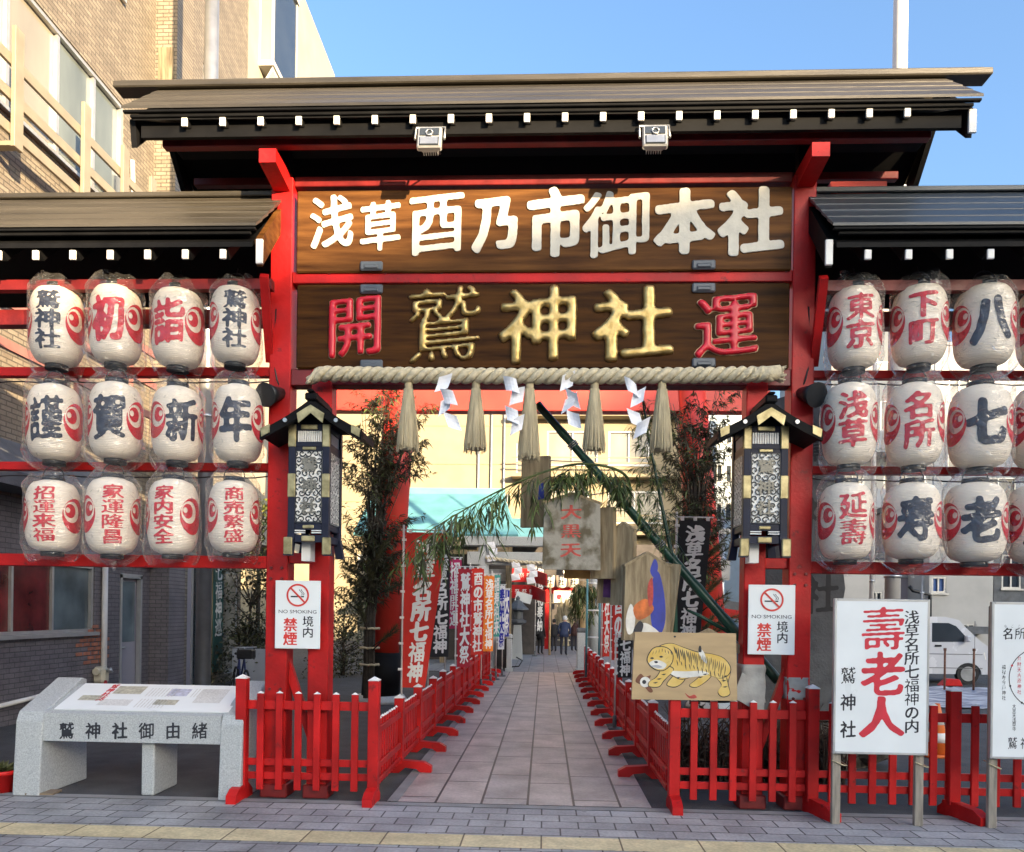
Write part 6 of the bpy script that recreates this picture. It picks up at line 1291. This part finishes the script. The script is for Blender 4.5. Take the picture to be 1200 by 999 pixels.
# ------------------------------------------------------------------ right side: monument, van, cone, sheet, houses
YM = 9.2; x0, x1 = P(893, 700, YM).x, P(988, 700, YM).x; t = thing('stone_monument', ((x0+x1)/2, YM+.2, 0), 'tall dark grey stone monument with large carved black characters behind the gate post', 'monument')
rnd = random.Random(8); zt = zz(474, YM, 950); n = 14
b = MB(); L_ = [(x0+.03*rnd.uniform(-1, 1)-.04*sin(k), zz(830, YM, 950)*0+.45+(zt-.45)*k/n) for k in range(n+1)]; Rr_ = [(x1+.025*rnd.uniform(-1, 1), z) for _, z in L_[::-1]]
b.prism([(x, YM, z) for x, z in L_+[((x0+x1)/2-.15, zt+.12)]+Rr_], (0, .32, 0)); f = FRONT((0, YM-.003, 0))
for ch, py in (('鷲', 520), ('神', 604), ('社', 697)): p = P(962, py, YM); put(b, ch, f, p.x, p.z, .42, .48, 1, N=48, bold=.03, rough=.06)
b.build('slab', [m_granited, m_ink], t, fix=True)
b = MB()
for k in range(16):
    x = x0-.35+(x1-x0+.7)*rnd.random(); y = YM-.15+.5*rnd.random(); g = bmesh.ops.create_icosphere(b.bm, subdivisions=2, radius=.2+.14*rnd.random())
    for v in g['verts']: v.co = v.co*(1+.3*NZ.noise(v.co*4+V((k, 0, 0)))); v.co.z *= .8; v.co += V((x, y, .14+.3*rnd.random()*0+.12*(k % 3)))
b.build('rubble_base', M('mossy_rock', (.07, .06, .045), .9, .4, 7, .6, 25, col2=(.16, .145, .12)), t)
b = MB(); rnd2 = random.Random(3)
for k in range(420):
    x = px2x(790, 850, 8.2)+rnd2.random()*(px2x(985, 850, 8.2)-px2x(790, 850, 8.2)); y = 7.9+.9*rnd2.random(); h_ = .25+.55*rnd2.random(); q = V((x, y, 0)); b.tube([q, q+V((rnd2.uniform(-.1, .1), rnd2.uniform(-.1, .1), h_*.6)), q+V((rnd2.uniform(-.25, .25), rnd2.uniform(-.2, .2), h_))], [.010, .008, .003], 4, 0, False)
    for j in range(3): leaf(b, q+V((0, 0, h_*rnd2.random())), V((rnd2.uniform(-1, 1), rnd2.uniform(-1, 1), rnd2.uniform(-.3, .6))), .14, .02)
tag(b.build('dry_shrub', m_soil, loc=(px2x(880, 850, 8.2), 8.2, 0)), 'tangle of brown dry twigs behind the tall picket panel under the tiger', 'shrub')
YV = 20.5; t = thing('van', (P(1088, 750, YV).x, YV, 0), 'silver grey box van parked side on behind the white notice boards', 'van')
xr_ = P(1163, 750, YV).x; L_ = 3.5; xv = lambda u: xr_-L_*(1-u); zv = lambda h_: h_
pr = [(0, .32), (0, 1.55), (.02, 1.70), (.06, 1.76), (.66, 1.76), (.76, 1.68), (.90, 1.14), (.985, .98), (1.0, .80), (1.0, .34), (.93, .27), (.90, .27)]
b = MB(); arch_ = lambda u0: [(u0+.095*cos(a), .27+.30*sin(a)) for a in [pi*k/10 for k in range(11)]]
prof = pr[:-2]+[(.97, .27)]+arch_(.83)+arch_(.17)+[(.03, .27)]
b.prism([(xv(u), YV, z) for u, z in prof], (0, 1.45, 0)); bmesh.ops.bevel(b.bm, geom=[e for e in b.bm.edges if abs(e.verts[0].co.y-e.verts[1].co.y) < .01 and max(e.verts[0].co.z, e.verts[1].co.z) > .7], offset=.03, segments=2, affect='EDGES'); b.build('body', m_van, t)
for pts in ([(.24, 1.10), (.24, 1.60), (.50, 1.60), (.50, 1.10)], [(.56, 1.10), (.56, 1.60), (.68, 1.60), (.735, 1.52), (.84, 1.12)], [(.03, 1.10), (.03, 1.58), (.20, 1.58), (.20, 1.10)]):
    b = MB(); b.prism([(xv(u), YV-.006, z) for u, z in pts], (0, .012, 0)); b.build('side_window', m_glass, t)
b = MB()
for z in (.78, .42): b.b2((xv(.04), YV-.008, z), (xv(.93), YV+.004, z+.018))
for u in (.22, .53, .87): b.b2((xv(u), YV-.004, .40), (xv(u)+.012, YV+.004, 1.66))
b.build('door_seams', M('shadow_grey_rubber', (.12, .125, .13), .6, .1, 5), t)
for u in (.44, .58): b = MB(); b.b2((xv(u), YV-.035, .98), (xv(u)+.17, YV-.002, 1.03), 0, .01); b.build('door_handle', m_blackm, t)
b = MB(); b.box((xv(.80), YV-.14, 1.20), (.12, .16, .17), None, 0, .03); b.bar((xv(.80), YV-.08, 1.16), (xv(.80), YV+.02, 1.12), .04, .04); b.build('wing_mirror', m_van, t)
for u in (.83, .17):
    b = MB(); b.tube([(xv(u), YV+.02, .28), (xv(u), YV+.17, .28)], .28, 26); w_ = b.build('wheel', m_tyre, t); b = MB(); b.tube([(xv(u), YV+.012, .28), (xv(u), YV+.018, .28)], .19, 20)
    for k in range(6): b.box((xv(u)+.1*cos(k*1.047), YV+.006, .28+.1*sin(k*1.047)), (.05, .012, .05))
    b.build('rim', m_steel, w_)
b = MB(); b.prism([(xr_-.02, YV+.03, .62), (xr_-.18, YV-.008, .66), (xr_-.22, YV-.008, .84), (xr_-.05, YV+.03, .86)], (0, .012, 0)); b.build('headlight', m_pwhite, t)
b = MB(); b.b2((xv(.99), YV+.02, .30), (xv(1.0)+.05, YV+1.43, .58), 0, .03); b.build('bumper', m_van, t)
b = MB(); ta, tb = G(1010, 829), G(1190, 829); n = 34; vs = []
for j in range(13):
    for i in range(n+1):
        x = ta.x-1+(tb.x-ta.x+3)*i/n; y = ta.y+(19.4-ta.y)*j/12; vs.append((x, y, .02+.09*abs(NZ.noise(V((x*1.3, y*2.2, 1))))+.03*NZ.noise(V((x*5, y*6, 4)))))
b.geo(vs, [(j*(n+1)+i, j*(n+1)+i+1, (j+1)*(n+1)+i+1, (j+1)*(n+1)+i) for j in range(12) for i in range(n)], 0, True)
tag(b.build('ground_sheet', m_tarp, loc=(7, 16, 0)), 'crumpled blue and white plastic sheet spread on the ground in front of the van', 'plastic sheet')
p = P(1098, 870, 9.9); t = thing('traffic_cone', (p.x, 9.9, 0), 'orange and white striped traffic cone behind the picket fence', 'traffic cone'); b = MB(); b.lathe([(.145, .04), (.03, .66), (.02, .665)], (p.x, 9.9, 0), 20)
b.build('cone', m_orange, t); b = MB(); b.b2((p.x-.19, 9.71, 0), (p.x+.19, 10.09, .038), 0, .01); b.build('base', m_orange, t)
for z in (.18, .40): b = MB(); r_ = lambda q: .145-.115*(q-.04)/.62+.0025; b.lathe([(r_(z), z), (r_(z+.12), z+.12)], (p.x, 9.9, 0), 20); b.build('reflective_band', m_white, t)
for px, lab in ((1107, 'thin rusty stake beside the red wheel chock'), (1141, 'thin rusty stake in front of the van wheel')):
    p = P(px, 795, 18.6); b = MB(); b.tube([(p.x, 18.6, 0), (p.x, 18.6, 1.0)], .025, 8); b.tube([(p.x, 18.6, .96), (p.x, 18.6, 1.02)], .035, 8); tag(b.build('iron_stake', M('rusty_iron', (.16, .07, .04), .7, .4, 20), loc=(p.x, 18.6, 0)), lab, 'stake')
p = P(1115, 785, 19.6); b = MB(); b.prism([(p.x-.25, 19.6, 0.03), (p.x+.3, 19.6, .03), (p.x+.22, 19.6, .2), (p.x-.05, 19.6, .22)], (0, .25, 0)); bmesh.ops.bevel(b.bm, geom=list(b.bm.edges), offset=.02, segments=1, affect='EDGES'); tag(b.build('wheel_chock', m_red, loc=(p.x, 19.7, 0)), 'small red wheel chock lying under the van', 'wheel chock')
def house(name, label, Y, pxa, pxb, pyt, depth, m, wins, extra=None, roof=None):
    xa_, xb_ = P(pxa, 600, Y).x, P(pxb, 600, Y).x; zt_ = zz(pyt, Y, (pxa+pxb)/2); t = thing(name, ((xa_+xb_)/2, Y, 0), label, 'building'); ws = [(P(a, 600, Y).x, P(c, 600, Y).x, zz(d, Y, a), zz(e, Y, a)) for a, c, e, d, g in wins]
    b = MB(); b.wall('y', Y, .25, xa_, xb_, 0, zt_, ws); b.b2((xa_, Y+.26, 0), (xb_, Y+depth, zt_-.01)); b.build('wall', m, t)
    for w_, q in zip(ws, wins): window(t, 'y', Y, *w_, (.5,), q[4], .12, True, .06, out=-1)
    b = MB(); b.b2((xa_-.1, Y-.12, zt_+.002), (xb_+.1, Y+depth, zt_+.18)); b.build('parapet', roof or m_greyr, t)
    if extra: extra(t, xa_, xb_, zt_)
    return t
def fl_bal(t, xa_, xb_, zt_):
    for z in (4.2, 7.2, 10.2): b = MB(); b.b2((xa_+.3, 40.2, z), (xb_-.3, 41.48, z+.15)); b.b2((xa_+.3, 40.15, z+.152), (xb_-.3, 40.25, z+1.1)); b.build('balcony', m_greyr, t)
house('apartment_block', 'pale grey apartment block with stacked balconies seen between the lanterns above the van', 41.5, 972, 1092, 345, 9, m_creamw, [(985, 1010, 390, 420, m_glass), (1025, 1060, 385, 425, m_glass), (985, 1010, 460, 500, m_glass), (1030, 1066, 470, 505, m_glass), (1035, 1062, 548, 590, m_glass), (985, 1012, 548, 590, m_glass)], fl_bal)
house('apartment_block', 'taller grey concrete block behind the outer lanterns', 48, 1094, 1330, 405, 9, m_greyr, [(1110, 1135, 440, 470, m_glass), (1150, 1180, 455, 510, m_curtain), (1110, 1135, 520, 550, m_glass), (1150, 1190, 560, 600, m_curtain)])
def van_h(t, xa_, xb_, zt_):
    b = MB(); b.b2((P(1118, 700, 26).x, 25.2, zz(735, 26)), (P(1150, 700, 26).x, 25.98, zz(727, 26))); b.build('awning', m_granited, t)
    b = MB(); x = P(1088, 700, 26).x; b.tube([(P(1064, 682, 26).x, 25.9, zz(682, 26)), (P(1068, 682, 26).x, 25.9, zz(687, 26)), (x, 25.9, zz(692, 26)), (x, 25.9, 1)], .06, 8); b.build('drain_pipe', m_blackm, t)
house('small_house', 'cream two storey house with a blue framed window right behind the van', 26, 1090, 1165, 640, 8, m_creamw, [(1093, 1110, 676, 695, M('blue_blind', (.03, .10, .30), .3, .1, 4)), (1128, 1146, 731, 752, m_glass)], van_h, m_granited)
house('small_house', 'mauve grey rendered house between the steel pole and the cream house', 27.5, 1040, 1089.5, 600, 8, M('mauve_render', (.28, .235, .245), .8, .1, 2), [(1050, 1062, 655, 675, m_glass)], None, m_granited)
house('small_house', 'pale beige low house seen just past the stone monument', 25, 985, 1039, 655, 8, m_creamw, [(1022, 1036, 693, 712, m_glass)], None, m_granited)
house('small_house', 'dark grey tiled house cut off by the picture edge', 28, 1166, 1290, 600, 8, m_granited, [(1175, 1198, 650, 690, m_glass)], None, m_blackm)
house('apartment_block', 'white blue office block in the gap beyond the roofed lantern box with golden fittings', 60, 829, 868, 470, 10, M('pale_blue_cladding', (.50, .58, .64), .5, .06, 2), [(834, 846, 500, 520, m_glass), (850, 863, 500, 520, m_glass), (834, 846, 545, 565, m_glass), (850, 863, 545, 565, m_glass), (834, 846, 590, 610, m_glass), (850, 863, 590, 610, m_glass)])
p = P(846, 700, 15); t = thing('utility_post', (p.x, 15, 0), 'pale blue grey post between the torii column and the gate post', 'post'); b = MB(); b.tube([(p.x, 15, 0), (p.x, 15, 3.6)], .05, 10); b.build('shaft', m_steel, t); b = MB(); b.b2((p.x-.3, 14.95, 3.3), (p.x+.3, 15.05, 3.4)); b.build('bracket', m_steel, t); b = MB(); b.b2((p.x-.12, 14.9, 2.4), (p.x+.12, 14.95, 2.8)); b.build('junction_box', m_steel, t)
YS_ = 17; p = P(852, 735, YS_); t = thing('festival_stall', (p.x+.4, YS_, 0), 'low stall roof with red trim behind the diagonal bamboo', 'stall'); b = MB(); b.prism([(p.x-1.0, YS_, 2.0), (p.x+2.0, YS_, 1.6), (p.x+2.0, YS_, 1.75), (p.x-1.0, YS_, 2.2)], (0, 1.6, 0)); b.build('roof', m_granited, t); b = MB(); b.prism([(p.x-1.0, YS_-.03, 1.82), (p.x+2.0, YS_-.03, 1.42), (p.x+2.0, YS_-.03, 1.6), (p.x-1.0, YS_-.03, 2.0)], (0, .028, 0)); b.build('red_trim', m_red, t)
for x in (p.x-.9, p.x+1.9): b = MB(); b.b2((x-.05, YS_+.05, 0), (x+.05, YS_+.15, 1.8)); b.build('post', m_redold_shade, t)
# ------------------------------------------------------------------ left side: dark shrubs, bicycle, small things by the wall
def shrub(name, c, rx, rz, n, label, seed, m=(m_leafd, m_pine)):
    rn = random.Random(seed); t = thing(name, (c.x, c.y, 0), label, 'shrub' if 'shrub' in name else 'tree'); b = MB(); b.tube([(c.x, c.y, 0), (c.x+.03, c.y, c.z*.6), (c.x, c.y, c.z)], [.07, .05, .02], 8); fl = MB()
    cl = [V((rn.gauss(0, .45)*rx, rn.gauss(0, .4)*rx, rn.uniform(-.95, .95)*rz)) for _ in range(34)]
    for q in cl: b.tube([(c.x, c.y, max(.2, c.z+q.z*.5-.3)), c+q*.6, c+q], [.02, .012, .004], 4, 0, False)
    for k in range(n):
        q = cl[k % len(cl)]+V((rn.gauss(0, .15), rn.gauss(0, .15), rn.gauss(0, .17)))*rx*1.6; leaf(fl, c+q, V((rn.uniform(-1, 1), rn.uniform(-1, 1), rn.uniform(-.7, .7))), rn.uniform(.07, .13), rn.uniform(.018, .032), 1 if rn.random() < .3 else 0)
    b.build('trunk', m_bark, t); fl.build('crown', list(m), t)
shrub('evergreen_shrub', V((P(292, 740, 17).x, 17, 1.6)), .72, 1.5, 3600, 'tall dark evergreen shrub between the brick building and the gate post', 4)
shrub('evergreen_shrub', V((P(402, 745, 20).x, 20, 1.0)), .8, 1.0, 2600, 'low dark evergreen shrub behind the torii column by the bench side', 5)
shrub('young_tree', V((P(303, 590, 18.5).x, 18.5, 3.6)), .5, .8, 900, 'small yellow green tree top beside the lowest lantern row', 6, (M('yellow_leaf', (.16, .17, .03), .6, .3, 4), m_leaf))
b = MB(); b.b2((P(272, 780, 16.4).x, 16.4, 0), (P(318, 780, 16.4).x, 16.55, .85)); o = b.build('low_wall', m_greyr, loc=(P(295, 780, 16.4).x, 16.4, 0)); tag(o, 'low pale block wall behind the parked bicycle', 'wall')
p = P(286, 808, 15.2); t = thing('bicycle', (p.x, 15.2, 0), 'small dark blue bicycle parked beside the glass door of the brick building', 'bicycle')
W_ = [(p.x-.28, 15.5), (p.x+.22, 14.75)]; dv = V((W_[1][0]-W_[0][0], W_[1][1]-W_[0][1], 0)).normalized(); B_ = lambda u, z: V((W_[0][0], W_[0][1], z))+dv*u
for i, (x, y) in enumerate(W_):
    c = V((x, y, .27)); b = MB(); b.tube([c+dv*.25*cos(k*pi/12)+Z*.25*sin(k*pi/12) for k in range(25)], .022, 8); w_ = b.build('wheel', m_tyre, t); b = MB()
    for k in range(10): b.tube([c, c+dv*.24*cos(k*.628)+Z*.24*sin(k*.628)], .003, 4)
    b.build('spokes', m_steel, w_)
L_ = (V(W_[1]+(0,))-V(W_[0]+(0,))).length
b = MB(); S1, BB, H1 = B_(.24, .72), B_(.36, .27), B_(L_-.20, .74)
for q in ((S1, BB), (BB, H1), (S1, H1), (B_(0, .27), BB), (B_(0, .27), S1), (H1, B_(L_, .27))): b.tube(list(q), .018, 8)
b.build('frame', M('blue_bicycle_paint', (.03, .04, .14), .35, .2, 6), t)
b = MB(); b.box(S1+Z*.1, (.13, .24, .05), None, 0, .02); b.tube([S1, S1+Z*.08], .014, 6); b.build('saddle', m_blackm, t)
b = MB(); hb = H1+Z*.22; sd = V((-dv.y, dv.x, 0)); b.tube([H1, hb], .014, 6); b.tube([hb+sd*.25-dv*.08, hb+sd*.1, hb-sd*.1, hb-sd*.25-dv*.08], .013, 6); b.build('handlebar', m_steel, t)
b = MB(); c = H1+dv*.16+Z*.10; 
for u in (-1, 1): b.box(c+sd*.15*u, (.02, .02, .22)); 
b.box(c, (.30, .24, .18), None, 0, .02); b.build('basket', m_blackm, t)
p = P(118, 800, 12.9); t = thing('meter_box', (p.x, 12.9, 0), 'cream lumpy gas meter on a stand next to the drain pipe', 'gas meter'); b = MB(); b.tube([(p.x, 12.9, 0), (p.x, 12.9, .42)], .03, 8); b.tube([(p.x+.1, 12.9, .62), (p.x+.17, 12.9, .66), (p.x+.19, 12.9, .6)], .03, 8); b.build('pipe', m_steel, t); b = MB(); b.box((p.x, 12.9, .55), (.22, .2, .30), None, 0, .05); b.tube([(p.x, 12.8, .62), (p.x, 12.74, .62)], .06, 14); b.build('case', m_ceram, t)
p = P(123.5, 812, 12.7); t = thing('traffic_cone', (p.x, 12.7, 0), 'small red cone beside the cream gas meter', 'traffic cone'); b = MB(); b.lathe([(.10, .03), (.02, .48), (.012, .485)], (p.x, 12.7, 0), 16); b.build('cone', m_red, t); b = MB(); b.b2((p.x-.13, 12.57, 0), (p.x+.13, 12.83, .028)); b.build('base', m_red, t)
p = P(4, 938, 6.95); t = thing('flower_pot', (p.x, 6.95, 0), 'red flower pot with a small plant at the edge of the stone bench', 'flower pot'); b = MB(); b.lathe([(.09, 0), (.12, .17), (.135, .17), (.135, .21), (.12, .21), (.11, .16)], (p.x, 6.95, 0), 20); b.build('pot', m_red, t); b = MB()
for k in range(60): leaf(b, V((p.x, 6.95, .18)), V((LR.uniform(-1, 1), LR.uniform(-1, 1), LR.uniform(.2, 1.2))), .17, .018)
b.build('plant', m_pine, t)
b = MB(); p = P(52, 937, 6.9); b.prism([(p.x-.13, 6.82, 0.006), (p.x+.12, 6.84, .006), (p.x+.10, 7.0, .006), (p.x-.10, 6.98, .006)], (0, 0, .02)); tag(b.build('paving_slab', M('brown_slab', (.20, .15, .10), .8, .2, 8), loc=(p.x, 6.9, 0)), 'loose brown slab at the foot of the stone bench', 'slab')
